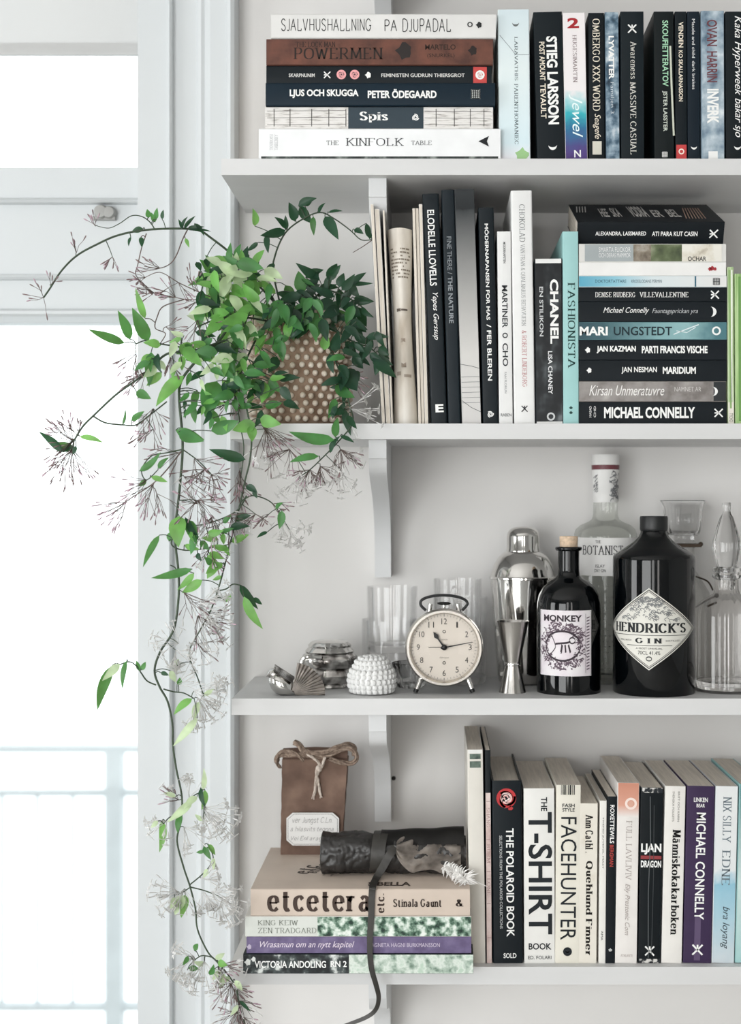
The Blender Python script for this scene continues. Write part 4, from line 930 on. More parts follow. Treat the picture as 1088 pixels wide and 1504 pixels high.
# clear gin bottle behind
yc = .158
t = thing('liquor_bottle', 'clear glass bottle with tall white neck wrapper and white wrap label, behind the cork-stoppered one', 'bottle', at_shelf(889, yc), 'bottles on the third shelf')
CLEAR = thin_glass('clear_glass', '#fafbf9', .5, .03)
p = [(0, 1000), (40, 1000), (45, 998), (46, 992), (46, 880), (46, 790), (45.5, 783), (43, 777), (36, 771), (26, 767), (20, 763), (18, 756), (17.5, 740), (17.5, 690)]
outer = prof(p, yc)
MB().lathe(outer + [(16 * K, outer[-1][1])] , 64).build('body', CLEAR, t, smooth=50)
# thick base and liquid core
s_ = K * (DC + yc) / DC
MB().lathe([(0, .004), (40 * s_, .004), (41 * s_, .012), (0, .016)], 48).build('base', solid_glass('base_glass'), t, smooth=40)
hb = Z(715, yc) - ZB; ht = Z(690, yc) - ZB; hc = Z(668, yc) - ZB
MB().lathe([(18.2 * s_, Z(738, yc) - ZB), (19 * s_, Z(716, yc) - ZB), (20 * s_, ht), (18 * s_, ht)], 40).build('neck_wrapper', mat('wrapper_white', '#e3e2e0', .6), t)
MB().lathe([(20.2 * s_, ht), (20.4 * s_, ht + .006), (19 * s_, ht + .006)], 40).build('band', mat('band_maroon', '#6d3a41', .5), t)
MB().lathe([(20.2 * s_, ht + .0035), (20.6 * s_, hc - .002), (20 * s_, hc), (0, hc)], 40).build('cap', mat('wrapper_white', '#e3e2e0', .6), t)
f, mb = surf_patch(18.9 * s_, math.radians(0), Z(738, yc) - ZB, Z(692, yc) - ZB, math.radians(80), off=.0007)
pr = Print(f, .0011); rr = random.Random(9)
for i in range(60):
    s0, t0 = rr.uniform(.25, .75), rr.uniform(.1, .9)
    pr.line([tuple(q) for q in smooth_path([(s0, t0), (s0 + rr.uniform(-.15, .15), t0 + rr.uniform(-.1, .1)), (s0 + rr.uniform(-.2, .2), t0 + rr.uniform(-.1, .15))], 4)], .03)
for i in range(25):
    s0, t0 = rr.uniform(-.85, -.6), rr.uniform(.3, .85); pr.line([(s0, t0), (s0 + .1, t0 + .05)], .03)
mb.b.free(); pr.build('ornament', '#77777a', t)
z0, z1 = Z(846, yc - .04) - ZB, Z(790, yc - .04) - ZB
f, mb = surf_patch(46 * s_, math.radians(0), z0, z1, math.radians(84), 40)
lab = mb.build('label', mat('label_white', '#e4e3e1', .6, var=.02), t, smooth=40)
pr = Print(f); pr.text('BOTANIST', 'serif', -.62, .30, .55, .80); pr.text('ISLAY', 'sans', -.3, -.1, .22, .30); pr.text('DRY GIN', 'sans', -.32, -.08, .10, .18); pr.text('THE', 'serif', -.3, -.18, .86, .94)
pr.build('lettering', '#333335', lab)
m = MB(); rr = random.Random(2)
zz = .02
while zz < z0 - .01:
    for k in range(22):
        a = -PI + PI * (k + .5 * (int(zz * 1000) % 2)) / 22; r = 46 * s_
        if rr.random() < .75: m.ball((r * math.cos(a), r * math.sin(a), zz), .0016, u=6, v=4)
    zz += .007
m.build('embossed_dots', solid_glass('base_glass'), t)

# cocktail shaker
yc = .14
t = thing('cocktail_shaker', 'polished steel cocktail shaker with domed lid behind the jigger', 'shaker', at_shelf(768, yc))
p = [(0, 1001), (34, 1001), (36, 999), (38, 985), (43, 930), (46.5, 880), (48.5, 855), (49, 850)]
MB().lathe(prof(p, yc), 64).build('cup', CHROME, t, smooth=40)
MB().lathe(prof([(48, 850), (49.8, 849.5), (49.8, 847), (48, 846), (46, 838), (42.5, 828), (36.5, 818), (29, 811.5), (25, 810)], yc), 64).build('strainer_lid', CHROME, t, smooth=45)
MB().lathe(prof([(25, 811), (25, 808), (24.3, 806), (24.0, 788), (22.8, 782), (19, 777), (12, 774), (0, 773)], yc), 48).build('cap', CHROME, t, smooth=45)

# jigger
yc = .055
t = thing('jigger', 'steel double-ended jigger standing before the shaker', 'jigger', at_shelf(752.5, yc))
p = [(0, 1019), (19.5, 1019), (20, 1017.5), (16, 1000), (11.6, 979), (11.2, 975), (11.6, 971), (17, 945), (23.4, 914), (24.4, 912), (23.2, 912.4), (10, 970), (0, 971)]
MB().lathe(prof(p, yc), 48).build('cups', STEEL, t, smooth=30)
MB().lathe(prof([(11.2, 977.5), (12.3, 976), (12.3, 973.5), (11.2, 972)], yc), 40).build('collar', CHROME, t)

# tumblers in two stacks
TG = thin_glass('tumbler_glass', '#ffffff', .9, .02)
def tumbler(label, cx, yc, r, yt, yb, z=None):
    s = K * (DC + yc) / DC; z = 0.0 if z is None else z
    t = thing('tumbler', label, 'glass', (X(cx, yc), yc, ZB + z), 'clear tumblers stacked behind the clock')
    h = (yb - yt) * s; R_ = r * s
    MB().lathe([(0, 0), (R_ * .90, 0), (R_ * .94, .002), (R_ * .97, h * .5), (R_, h), (R_ - .0016, h), (R_ * .97 - .0018, h * .5), (R_ * .93 - .002, .011), (R_ * .6, .0105), (0, .0105)], 56).build('wall', TG, t, smooth=45)
    MB().lathe([(0, .0006), (R_ * .89, .0006), (R_ * .925, .003), (R_ * .92, .0095), (0, .0095)], 48).build('base', solid_glass('base_glass'), t, smooth=40)
    return h
h1 = tumbler('lower clear tumbler of the stack behind the white knobbly box', 572, .135, 41, 902, 996)
tumbler('upper clear tumbler nested in the one behind the white knobbly box', 576, .135, 37.2, 850, 945, .041)
h1 = tumbler('lower clear tumbler of the stack behind the alarm clock', 676, .142, 40, 868, 994)
tumbler('upper clear tumbler nested in the one behind the alarm clock', 672, .142, 35.5, 842, 930, .056)
# cut glass trinket dish between knobbly box and clock
yc = .10
t = thing('glass_dish', 'small ribbed glass dish between the knobbly box and the clock', 'dish', at_shelf(603, yc))
s = K * (DC + yc) / DC
MB().lathe([(0, 0), (18 * s, 0), (20 * s, .003), (23 * s, .018), (27 * s, .030), (26 * s, .031), (20 * s, .018), (16 * s, .006), (0, .005)], 64, rfun=lambda a, z: 1 + .045 * math.cos(a * 14)).build('bowl', solid_glass('dish_glass', '#f6f6f6'), t, smooth=60)

# footed candle cup decanter behind the broad bottle
yc = .152
t = thing('glass_carafe', 'slim clear carafe with flared cup top and metal clasp behind the broad black bottle', 'carafe', at_shelf(1003, yc))
s = K * (DC + yc) / DC
CG = thin_glass('carafe_glass', '#fbfbfa', .6, .05)
MB().lathe(prof([(0, 998), (38, 998), (41, 994), (41, 900), (38, 870), (26, 850), (17, 836), (16, 806)], yc), 48).build('body', CG, t, smooth=45)
MB().lathe(prof([(15, 806), (19, 803), (19, 796), (15, 793)], yc), 40).build('collar', solid_glass('dish_glass', '#f6f6f6'), t, smooth=45)
MB().lathe(prof([(0, 787), (22, 786), (25, 780), (27, 765), (28.5, 745), (32, 737), (33, 735), (31, 735.5), (26.5, 748), (25, 765), (23, 778), (20, 782), (0, 783)], yc), 56, rfun=lambda a, z: 1 + .028 * math.cos(a * 10)).build('cup', solid_glass('dish_glass', '#f6f6f6'), t, smooth=45)
MB().lathe(prof([(0, 793), (16, 793), (17, 790), (16, 786), (0, 786)], yc), 40).build('foot', solid_glass('dish_glass', '#f6f6f6'), t, smooth=45)
BR = mat('dark_brass', '#4a4038', .35, .9)
m = MB(); m.tube([(24 * s * math.cos(a) , 20 * s * math.sin(a), Z(800, yc) - ZB) for a in [i * 2 * PI / 32 for i in range(33)]], .0016)
m.ball((X(1027, yc) - X(1003, yc), -.008, Z(799, yc) - ZB), .0032); m.box(-.022, .02, -.019, -.016, Z(803, yc) - ZB, Z(799, yc) - ZB); m.build('clasp_ring', BR, t)
m = MB(); zf = lambda y: Z(y, yc) - ZB; xf = lambda x: X(x, yc) - X(1003, yc)
m.tube(smooth_path([(xf(1019), -.01, zf(846)), (xf(1036), -.012, zf(853)), (xf(1044), -.012, zf(866))], 6), .0011)
m.tube(smooth_path([(xf(1012), -.01, zf(896)), (xf(1026), -.03, zf(882)), (xf(1044), -.034, zf(872))], 6), .0012); m.ball((xf(1044), -.034, zf(872)), .003)
m.tube([(xf(1030), -.034, zf(888)), (xf(1044), -.034, zf(882))], .0014)
m.build('wire_bail', BR, t)

# ribbed decanter with teardrop stopper
yc = .072
t = thing('glass_decanter', 'ribbed clear glass decanter with teardrop stopper beside the broad black bottle', 'decanter', at_shelf(1067, yc))
s = K * (DC + yc) / DC
RG = thin_glass('ribbed_glass', '#f8f7f6', .55, .05)
rib = lambda a, z: 1 + .022 * math.cos(a * 22)
MB().lathe(prof([(0, 1018), (44, 1018), (47, 1014), (47, 960), (47, 905), (45, 894), (38, 884), (27, 877), (19, 872), (17, 866), (16.5, 850)], yc), 132, rfun=rib).build('body', RG, t, smooth=60)
MB().lathe(prof([(16, 851), (20.5, 848), (21, 844), (17.5, 841.5), (20.5, 838), (20.5, 834), (15, 832), (14, 840), (14, 850)], yc), 48).build('neck_rings', solid_glass('dish_glass', '#f6f6f6'), t, smooth=60)
MB().lathe(prof([(0, 866), (12, 866), (12.5, 834), (15, 830), (17, 822), (20.5, 806), (20, 795), (15.5, 778), (9.5, 760), (6, 754), (5.4, 750), (6, 746), (6.4, 740), (5.5, 738), (0, 737.5)], yc), 66, rfun=lambda a, z: 1 + .025 * math.cos(a * 11)).build('stopper', solid_glass('dish_glass', '#f6f6f6'), t, smooth=60)
MB().lathe([(0, .003), (43 * s, .003), (44 * s, .012), (0, .013)], 48).build('base', solid_glass('base_glass'), t, smooth=40)

# ------------------------------------------------------------------ alarm clock
yc = .055
cxp, czp = 652, 951
t = thing('alarm_clock', 'round chrome wind-up alarm clock with cream dial and black handle', 'clock', at_shelf(cxp, yc)); s = K * (DC + yc) / DC
hz = Z(czp, yc - .02) - ZB; Rr = 57.5 * s * .985
m = MB().lathe([(0, .026), (Rr * .7, .025), (Rr * .92, .016), (Rr * .97, .004), (Rr * .96, -.016)], 72, (0, 0, hz), axis='y'); m.build('case', CHROME, t, smooth=40)
m = MB().lathe([(Rr * .955, -.014), (Rr * 1.0, -.017), (Rr * 1.0, -.021), (Rr * .955, -.0255), (Rr * .90, -.0255), (Rr * .86, -.021), (Rr * .86, -.0155)], 72, (0, 0, hz), axis='y'); m.build('bezel', mat('brushed_nickel', '#d4cfc8', .2, 1.0), t, smooth=30)
DY = -.0165
m = MB().lathe([(0, DY), (Rr * .88, DY)], 64, (0, 0, hz), axis='y'); dial = m.build('dial', mat('dial_cream', '#e3d9cd', .6, var=.02), t)
V_, F_ = [], []
def dial_text(sx, st_, ang, rad, h_, w_):
    vs, fs = text2d(sx, st_); n0 = len(V_); cx, cz = rad * math.sin(ang), rad * math.cos(ang)
    for a, b in vs: V_.append((cx + (a - .5) * w_, DY - .0004, hz + cz + (b - .5) * h_))
    F_.extend([tuple(i + n0 for i in q) for q in fs])
for i in range(1, 13): dial_text(str(i), 'thin' if i < 0 else 'sans', i * PI / 6, Rr * .665, .0070, .0038 if i < 10 and i != 1 else (.002 if i == 1 else .0066))
for i in range(60):
    a = i * PI / 30; r0, r1 = Rr * .79, Rr * (.83 if i % 5 else .845); vs, fs = [], []
    stroke_quads([(r0 * math.sin(a), r0 * math.cos(a)), (r1 * math.sin(a), r1 * math.cos(a))], lambda d: .0003 if i % 5 else .0006, vs, fs); n0 = len(V_)
    V_ += [(x, DY - .0004, hz + z) for x, z in vs]; F_ += [tuple(k + n0 for k in q) for q in fs]
for rq, aq in ((.40, .0), (.40, PI)):
    vs, fs = mark2d('ring'); n0 = len(V_); V_ += [((a - .5) * .004, DY - .0004, hz + rq * Rr * math.cos(aq) + (b - .5) * .004) for a, b in vs]; F_ += [tuple(k + n0 for k in q) for q in fs]
MB().faces(V_, F_).build('numerals', ink('#4a4642'), dial, smooth=0, fix=False)
V_, F_ = [], []; dial_text('fabrique', 'script', PI, Rr * .27, .0026, .011); dial_text('repeat', 'script', 0, Rr * .19, .002, .009); MB().faces(V_, F_).build('lettering', ink('#9a9289'), dial, smooth=0, fix=False)
BKI = mat('hand_black', '#1b1b1c', .35, .3)
def hand(name, tip, shape, mt=BKI, y=-.019):
    d = Vector((X(tip[0], yc - .02) - X(cxp, yc - .02), Z(tip[1], yc - .02) - Z(czp, yc - .02))); L_ = d.length; d.normalize(); n_ = Vector((-d.y, d.x))
    pts = [d * (a * L_) + n_ * b for a, b in shape]; pts = [(q.x, hz + q.y) for q in pts]
    MB().prism(pts, y, y - .0006).build(name, mt, t, smooth=0)
hand('minute_hand', (694, 943), [(-.12, -.0009), (1, -.0003), (1, .0003), (-.12, .0009)], y=-.0205)
hand('hour_hand', (636, 928), [(-.15, -.001), (.55, -.0009), (.72, -.0030), (1, 0), (.72, .0030), (.55, .0009), (-.15, .001)], y=-.0192)
hand('alarm_hand', (629, 951), [(0, -.0004), (1, -.0003), (1, .0003), (0, .0004)], y=-.0181)
MB().lathe([(0, -.0225), (.002, -.0222), (.0034, -.021), (.0034, -.017)], 20, (0, 0, hz), axis='y').build('hand_cap', BKI, t)
MB().lathe([(0, -.0238), (Rr * .55, -.0233), (Rr * .87, -.0222)], 48, (0, 0, hz), axis='y').build('crystal', thin_glass('crystal', '#ffffff', .95, .0), t)
for sx in (-1, 1):
    m = MB(); a = Vector((sx * Rr * .60, -.010, hz - Rr * .80)); b = Vector((sx * Rr * .74, -.014, 0.0016))
    m.tube([a, a.lerp(b, .8)], [.0036, .0031], 12); lg = m.build('leg', CHROME, t)
    m = MB(); m.tube([a.lerp(b, .78), b], [.0033, .0028], 12); m.build('foot', BKI, lg)
m = MB(); hy = hz + Rr
m.tube(smooth_path([(-.022, 0, hy - .004), (-.0285, 0, hy + .003), (-.026, 0, hy + .0095), (-.012, 0, hy + .0138), (.006, 0, hy + .0142), (.022, 0, hy + .0108), (.0285, 0, hy + .0045), (.022, 0, hy - .004)], 7), .0018, 10); m.build('handle', mat('handle_black', '#17181a', .4), t)
for sx in (-1, 1):
    MB().tube([(sx * .0185, 0, hy - .010), (sx * .0165, 0, hy + .004)], [.0032, .0028], 14).build('handle_post', CHROME, t)
MB().ball((0, 0, hy + .0045), .0085, .004, .0022, 16, 8).build('alarm_button', BKI, t)
MB().tube([(0, 0, hy - .004), (0, 0, hy + .004)], .002, 10).build('button_stem', CHROME, t)

# ------------------------------------------------------------------ little things at the shelf's free end
PORC = mat('white_porcelain', '#e4e4e3', .35, var=.02)
yc = .045
t = thing('trinket_box', 'white lidded trinket box covered in little knobs', 'box', at_shelf(546, yc)); s = K * (DC + yc) / DC
bp_ = [(0, 1021), (22, 1021), (29, 1016), (33, 1006), (34, 998), (32.5, 989), (31, 985), (27, 984.5)]
lp_ = [(27, 985), (27.5, 981.5), (25, 973), (18, 967), (9, 964.5), (0, 964)]
def knobs(pp, parent, rows, rad):
    pts = prof(pp, yc); m = MB()
    Ls = [0]
    for a, b in zip(pts, pts[1:]): Ls.append(Ls[-1] + math.dist(a, b))
    for k in range(rows):
        q = Ls[-1] * (k + .5) / rows
        i = max(j for j in range(len(Ls)) if Ls[j] <= q); i = min(i, len(pts) - 2); tt = (q - Ls[i]) / (Ls[i + 1] - Ls[i])
        r, z = [pts[i][c] * (1 - tt) + pts[i + 1][c] * tt for c in (0, 1)]
        n = max(3, int(2 * PI * r / (rad * 2.15)))
        if z < .002: continue
        for j in range(n):
            a = 2 * PI * (j + .5 * (k % 2)) / n; m.ball((r * math.cos(a), r * math.sin(a), z), rad * 1.05, u=7, v=5)
    return m.build('knobs', PORC, parent)
b = MB().lathe(prof(bp_, yc), 48).build('body', PORC, t, smooth=60); knobs(bp_[2:], b, 5, .0031)
l = MB().lathe(prof(lp_, yc), 48).build('lid', PORC, t, smooth=60); knobs(lp_[1:], l, 5, .0026)

OLDS = bpy.data.materials.new('old_silver'); OLDS.use_nodes = True; tt_ = OLDS.node_tree; bb_ = tt_.nodes['Principled BSDF']; bb_.inputs['Metallic'].default_value = 1; bb_.inputs['Roughness'].default_value = .2
nn_ = tt_.nodes.new('ShaderNodeTexNoise'); nn_.inputs['Scale'].default_value = 70; cc_ = tt_.nodes.new('ShaderNodeTexCoord'); tt_.links.new(cc_.outputs['Object'], nn_.inputs['Vector'])
r_ = tt_.nodes.new('ShaderNodeValToRGB'); r_.color_ramp.elements[0].position = .38; r_.color_ramp.elements[1].position = .62; r_.color_ramp.elements[0].color = (.16, .145, .135, 1); r_.color_ramp.elements[1].color = (.80, .78, .76, 1)
tt_.links.new(nn_.outputs[0], r_.inputs[0]); tt_.links.new(r_.outputs[0], bb_.inputs['Base Color'])
yc = .105
t = thing('sugar_bowl', 'tarnished silver lidded bowl with a square handle behind the bird', 'bowl', at_shelf(484, yc)); s = K * (DC + yc) / DC
fac = lambda a, z: 1 + .035 * math.cos(a * 8)
MB().lathe(prof([(0, 1011), (27, 1011), (29, 1007), (27, 1003), (33, 999), (36, 990), (32, 984), (31, 982), (37, 977), (40, 968), (38, 962), (33, 958)], yc), 64, rfun=fac).build('body', OLDS, t, smooth=40)
MB().lathe(prof([(34, 958), (35, 956), (32, 952), (30, 950), (31, 947), (27, 943), (24, 941), (0, 939)], yc), 64, rfun=fac).build('lid', CHROME, t, smooth=40)
m = MB(); g = lambda x, y, d: (X(x, yc) - X(484, yc), d, Z(y, yc) - ZB)
m.tube(smooth_path([g(474, 962, -.030), g(462, 960, -.036), g(450, 962, -.038), g(447, 972, -.038), g(452, 985, -.034), g(464, 988, -.028)], 6), .0032, 10); m.build('handle', CHROME, t)

yc = .035
t = thing('bird_figurine', 'small silver bird figurine with fanned ribbed tail at the shelf corner', 'figurine', at_shelf(432, yc)); s = K * (DC + yc) / DC
g = lambda x, y, d=0: Vector((X(x, yc) - X(432, yc), d, Z(y, yc) - ZB))
# one continuous body: breast, tucked head with beak, ribbed fan tail
bm_ = MB(); prof_pts = []
axis_pts = [(395, 998, .0), (396, 997, .006), (399, 998, .011), (405, 1000, .0145), (414, 1004, .0165), (424, 1008, .0145), (434, 1012, .010), (442, 1014, .006)]
rings = []
for (x, y, r) in axis_pts:
    c = g(x, y, -.002); r = max(r, .0008); ring = []
    for k in range(20):
        a = 2 * PI * k / 20; ring.append(bm_.b.verts.new(c + Vector((0, r * 1.0 * math.cos(a), max(-c.z + .0002, r * math.sin(a))))))
    rings.append(ring)
for A, B in zip(rings, rings[1:]):
    for k in range(20): bm_.b.faces.new((A[k], A[(k + 1) % 20], B[(k + 1) % 20], B[k]))
bm_.b.faces.new(rings[0][::-1]); bm_.b.faces.new(rings[-1])
bm_.build('body', CHROME, t, smooth=60)
m = MB(); m.ball(g(404, 989, -.006), .0085, .0085, .0075, 16, 10); m.tube([g(399, 988, -.011), g(394, 991, -.016)], [.0025, .0004], 8); m.build('head', OLDS, t)
m = MB()   # folded wing over the back
vs, fs = [], []
for i in range(9):
    for j in range(7):
        u, v = i / 8, j / 6; p = g(404 + 28 * u, 984 + 18 * u + 4 * math.sin(v * PI) * -1, 0) + Vector((0, -.017 + .03 * v, .0035 * math.sin(v * PI) + .0006 * math.cos(v * 24))); vs.append(p)
for i in range(8):
    for j in range(6): fs.append((i * 7 + j, i * 7 + j + 1, i * 7 + j + 8, i * 7 + j + 7))
m.faces(vs, fs); bmesh.ops.solidify(m.b, geom=m.b.faces[:], thickness=.0015); m.build('wing', OLDS, t, smooth=60)
vs, fs = [], []; m = MB(); NA, NR = 56, 8
for j in range(NR + 1):
    q = j / NR
    for i in range(NA + 1):
        a = math.radians(-18 + 98 * i / NA); R_ = .004 + .036 * q
        rid = .0009 * math.cos(i * PI / 2) * q
        c = g(430, 1016, -.016); p = c + Vector((R_ * math.cos(a) * 1.0, -.004 * q + rid + .006 * math.sin(q * 2), R_ * math.sin(a) * .92 + (.0008 if i % 4 < 2 else 0) * q))
        p.z = max(p.z, .0008); vs.append(p)
for j in range(NR):
    for i in range(NA): fs.append((j * (NA + 1) + i, j * (NA + 1) + i + 1, (j + 1) * (NA + 1) + i + 1, (j + 1) * (NA + 1) + i))
m.faces(vs, fs); bmesh.ops.solidify(m.b, geom=m.b.faces[:], thickness=.0016); m.build('tail', mat('dull_silver', '#b5aea8', .3, .9, var=.35, scale=90), t, smooth=50)

# ------------------------------------------------------------------ paper bag on the beige book
yb_ = .128
t = thing('paper_bag', 'brown paper bag with rope-tied folded top and white handwritten label', 'bag', (X(458, yb_), yb_, z4))
s = K * (DC + yb_) / DC; g = lambda x, y, d=0: Vector((X(x, yb_) - X(458, yb_), d, Z(y, yb_) - z4))
KRAFT = photo('kraft_paper', ['#5e4a40', '#735c50', '#876f61'], 28, .75, None, 6, (.3, .7))
m = MB(); vs, fs = [], []; NZ, top = 14, g(0, 1116).z; rr = random.Random(8)
per = [(-1, 0), (-.33, 0), (.33, 0), (1, 0), (1, .5), (1, 1), (0, 1), (-1, 1), (-1, .5)]
for i in range(NZ + 1):
    q = i / NZ; xl = g(412 + 1.5 * q, 0).x; xr = g(501 + 9 * q, 0).x; dep = .034 * (1 - .25 * q)
    for (a, b_) in per:
        x = xl + (xr - xl) * (a + 1) / 2; y = .034 * .12 * q + dep * b_
        if 0 < i < NZ: x += rr.uniform(-.0005, .0005); y += rr.uniform(-.0010, .0010) + (.0025 if (b_ == .5) else 0) * 0
        if b_ == .5: x -= a * .004 * (.3 + .7 * q)
        vs.append((x, y, top * q))
n = len(per)
for i in range(NZ):
    for j in range(n): fs.append((i * n + j, i * n + (j + 1) % n, (i + 1) * n + (j + 1) % n, (i + 1) * n + j))
fs += [tuple(range(n))]; fs += [tuple(NZ * n + j for j in range(n))]
m.faces(vs, fs).build('body', KRAFT, t, smooth=20)
m = MB()   # rolled-over top
m.tube([Vector((g(414, 0).x, .018, top + .001)), Vector((g(462, 0).x, .017, top + .003)), Vector((g(509, 0).x, .018, top + .001))], .0105, 14, .95); m.build('rolled_top', KRAFT, t, smooth=40)
ROPE = photo('jute_rope', ['#6b5a4f', '#8b796c', '#a99889'], 300, .95)
ROPEL = photo('pale_rope', ['#a5968a', '#c6b9ae', '#d6cbc2'], 300, .95)
def rope(m, pts, r, pitch=3.2):
    pl = smooth_path(pts, 10)
    L_ = 0; us = []
    for i, p in enumerate(pl):
        if i: L_ += (p - pl[i - 1]).length
        us.append(L_)
    for k in range(3):
        st_ = []
        for i, p in enumerate(pl):
            d = (pl[min(i + 1, len(pl) - 1)] - pl[max(i - 1, 0)]).normalized(); u = d.cross(Vector((.13, 1, .07))).normalized(); v = d.cross(u)
            a = us[i] / (r * pitch) + k * 2 * PI / 3; st_.append(p + (u * math.cos(a) + v * math.sin(a)) * r * .5)
        m.tube(st_, r * .58, 6)
    return m
y_ = -.006
m = MB()
rope(m, [g(411, 1128, .004), g(406, 1117, y_), g(409, 1107, y_), g(420, 1101, y_ - .002), g(436, 1105, y_ - .003), g(447, 1116, y_ - .003)], .0023)
rope(m, [g(406, 1120, .012), g(409, 1110, .0), g(430, 1107, y_), g(452, 1108, y_), g(470, 1110, y_), g(486, 1107, y_), g(500, 1100, y_), g(514, 1098, y_), g(522, 1104, y_), g(523, 1114, y_ + .002), g(515, 1121, y_ + .004), g(500, 1119, y_ + .004), g(484, 1113, y_)], .0032)
rope(m, [g(447, 1100, y_), g(462, 1104, y_ - .003), g(480, 1102, y_ - .003), g(496, 1096, y_), g(510, 1094, .004), g(520, 1100, .01), g(518, 1112, .014)], .0032)
rope(m, [g(456, 1108, y_), g(446, 1100, y_ - .004), g(440, 1092, y_ - .004), g(433, 1088, y_ - .002)], .0040)
m.build('rope', ROPE, t, smooth=60)
m = MB(); yk = -.0085
rope(m, [g(446, 1104, yk), g(456, 1108, yk - .001), g(466, 1115, yk - .001), g(472, 1124, yk)], .0018)
rope(m, [g(478, 1110, yk), g(474, 1122, yk), g(468, 1132, yk + .002), g(464, 1144, .0), g(463, 1158, .0), g(461, 1168, .0)], .0019)
rope(m, [g(470, 1124, yk), g(465, 1132, yk), g(467, 1146, .0), g(469, 1160, .0), g(471, 1168, .0)], .0017)
m.ball(g(469, 1127, yk), .0042, .0035, .0048, 10, 8)
for x0, y0, x1, y1 in ((460, 1166, 458, 1173), (461, 1167, 461, 1174), (471, 1167, 473, 1171), (471, 1167, 470, 1172)): m.tube([g(x0, y0, -.001), g(x1, y1, -.0015)], .0007, 5)
m.build('tie', ROPEL, t, smooth=60)
oct_ = [(430, 1193), (489, 1193), (498, 1201), (498, 1233), (489, 1241), (430, 1241), (421, 1233), (421, 1201)]
m = MB(); m.prism([(g(a, b).x, g(a, b).z) for a, b in oct_], -.0030, -.0022); lab = m.build('label', mat('sticker_white', '#e6e5e3', .6, var=.02), t, smooth=0)
V_, F_ = [], []
def note(sx, x0, x1, y0, y1, st_='pen'):
    vs, fs = text2d(sx, st_); n0 = len(V_); a, b = g(x0, y1), g(x1, y0); V_.extend([(a.x + (b.x - a.x) * p, -.0033, a.z + (b.z - a.z) * q) for p, q in vs]); F_.extend([tuple(i + n0 for i in q) for q in fs])
note('ver Jungst C.Ln.', 430, 488, 1199, 1210); note('a hilasvits tegnna', 427, 490, 1213, 1222); note('Vei Enl aragaan. 3', 428, 496, 1227, 1235)
vs, fs = [], []
o2 = [((a - 459.5) * .94 + 459.5, (b - 1217) * .92 + 1217) for a, b in oct_]; q2 = [(g(a, b).x, g(a, b).z) for a, b in o2 + o2[:1]]
stroke_quads(q2, lambda d: .0005, vs, fs); n0 = len(V_); V_ += [(a, -.0033, b) for a, b in vs]; F_ += [tuple(i + n0 for i in q) for q in fs]
MB().faces(V_, F_).build('lettering', ink('#7d7b7a'), lab, smooth=0, fix=False)

# ------------------------------------------------------------------ leather roll on the beige book
yl = .048
t = thing('leather_roll', 'dark leather roll tied with a trailing strap, white feather poking out', 'roll', (X(580, yl), yl, z4)); s = K * (DC + yl) / DC
g = lambda x, y, d=0: Vector((X(x, yl) - X(580, yl), d, Z(y, yl) - z4))
LEA = mat('dark_leather', '#2c2a29', .38, var=.45, scale=28, bump=.9); LEAB = mat('leather_strap', '#34322f', .45, var=.35, scale=60, bump=.4)
LEAI = photo('leather_lining', ['#625a54', '#9c938b', '#c6bcb3'], 50, .8)
rb = .0245
m = MB(); N, A_ = 120, 72; rings = []
for i in range(N + 1):
    q = i / N; x = g(472 + 212 * q, 0).x; r0 = rb * (1 - .16 * max(0, (q - .55) / .45) + .04 * math.sin(q * 9)) * (1 - .10 * math.exp(-((q - .40) / .05) ** 2))
    if i == 0: r0 *= .9
    ring = []
    for k in range(A_):
        a = 2 * PI * k / A_; nv = Vector((x * 75 + a * .9, math.cos(a) * 2.6, math.sin(a) * 2.6)); rr_ = r0 * (1 - .075 * max(0, 1 - 7 * abs(mnoise.noise(nv))) - .03 * max(0, 1 - 6 * abs(mnoise.noise(nv * 2.1))) + .10 * mnoise.noise(Vector((x * 45, math.cos(a) * 1.8, math.sin(a) * 1.8))) + .035 * math.sin(a * 2 + x * 170) * mnoise.noise(Vector((x * 30, 3, a))) + (.10 * abs(math.sin(a * 3 + q * 40)) if q > .5 else 0) * math.sin(q * 30 + a * 2) * .5)
        ring.append(m.b.verts.new((x, rr_ * math.cos(a), max(.0003, rb * .98 - .004 * max(0, q - .5) + rr_ * math.sin(a)))))
    rings.append(ring)
for A, B in zip(rings, rings[1:]):
    for k in range(A_): m.b.faces.new((A[k], A[(k + 1) % A_], B[(k + 1) % A_], B[k]))
m.b.faces.new(rings[0][::-1]); m.b.faces.new(rings[-1]); m.build('roll', LEA, t, smooth=60)
# loose outer flap behind, ending in a curl
m = MB(); vs, fs = [], []; n1, n2 = 24, 8
for i in range(n1 + 1):
    q = i / n1; x = g(560 + 121 * q, 0).x
    for j in range(n2 + 1):
        v = j / n2; a = math.radians(150 - 110 * v)
        r_ = rb * (1.06 + .16 * q + .02 * math.sin(q * 14 + v * 4)); vs.append((x, r_ * math.cos(a) * -.9 * -1 + .002, max(.002, rb + r_ * math.sin(a) + .003 * q * math.sin(v * 5))))
for i in range(n1):
    for j in range(n2): fs.append((i * (n2 + 1) + j, i * (n2 + 1) + j + 1, (i + 1) * (n2 + 1) + j + 1, (i + 1) * (n2 + 1) + j))
m.faces(vs, fs); bmesh.ops.solidify(m.b, geom=m.b.faces[:], thickness=.0018); m.build('flap', LEA, t, smooth=60)
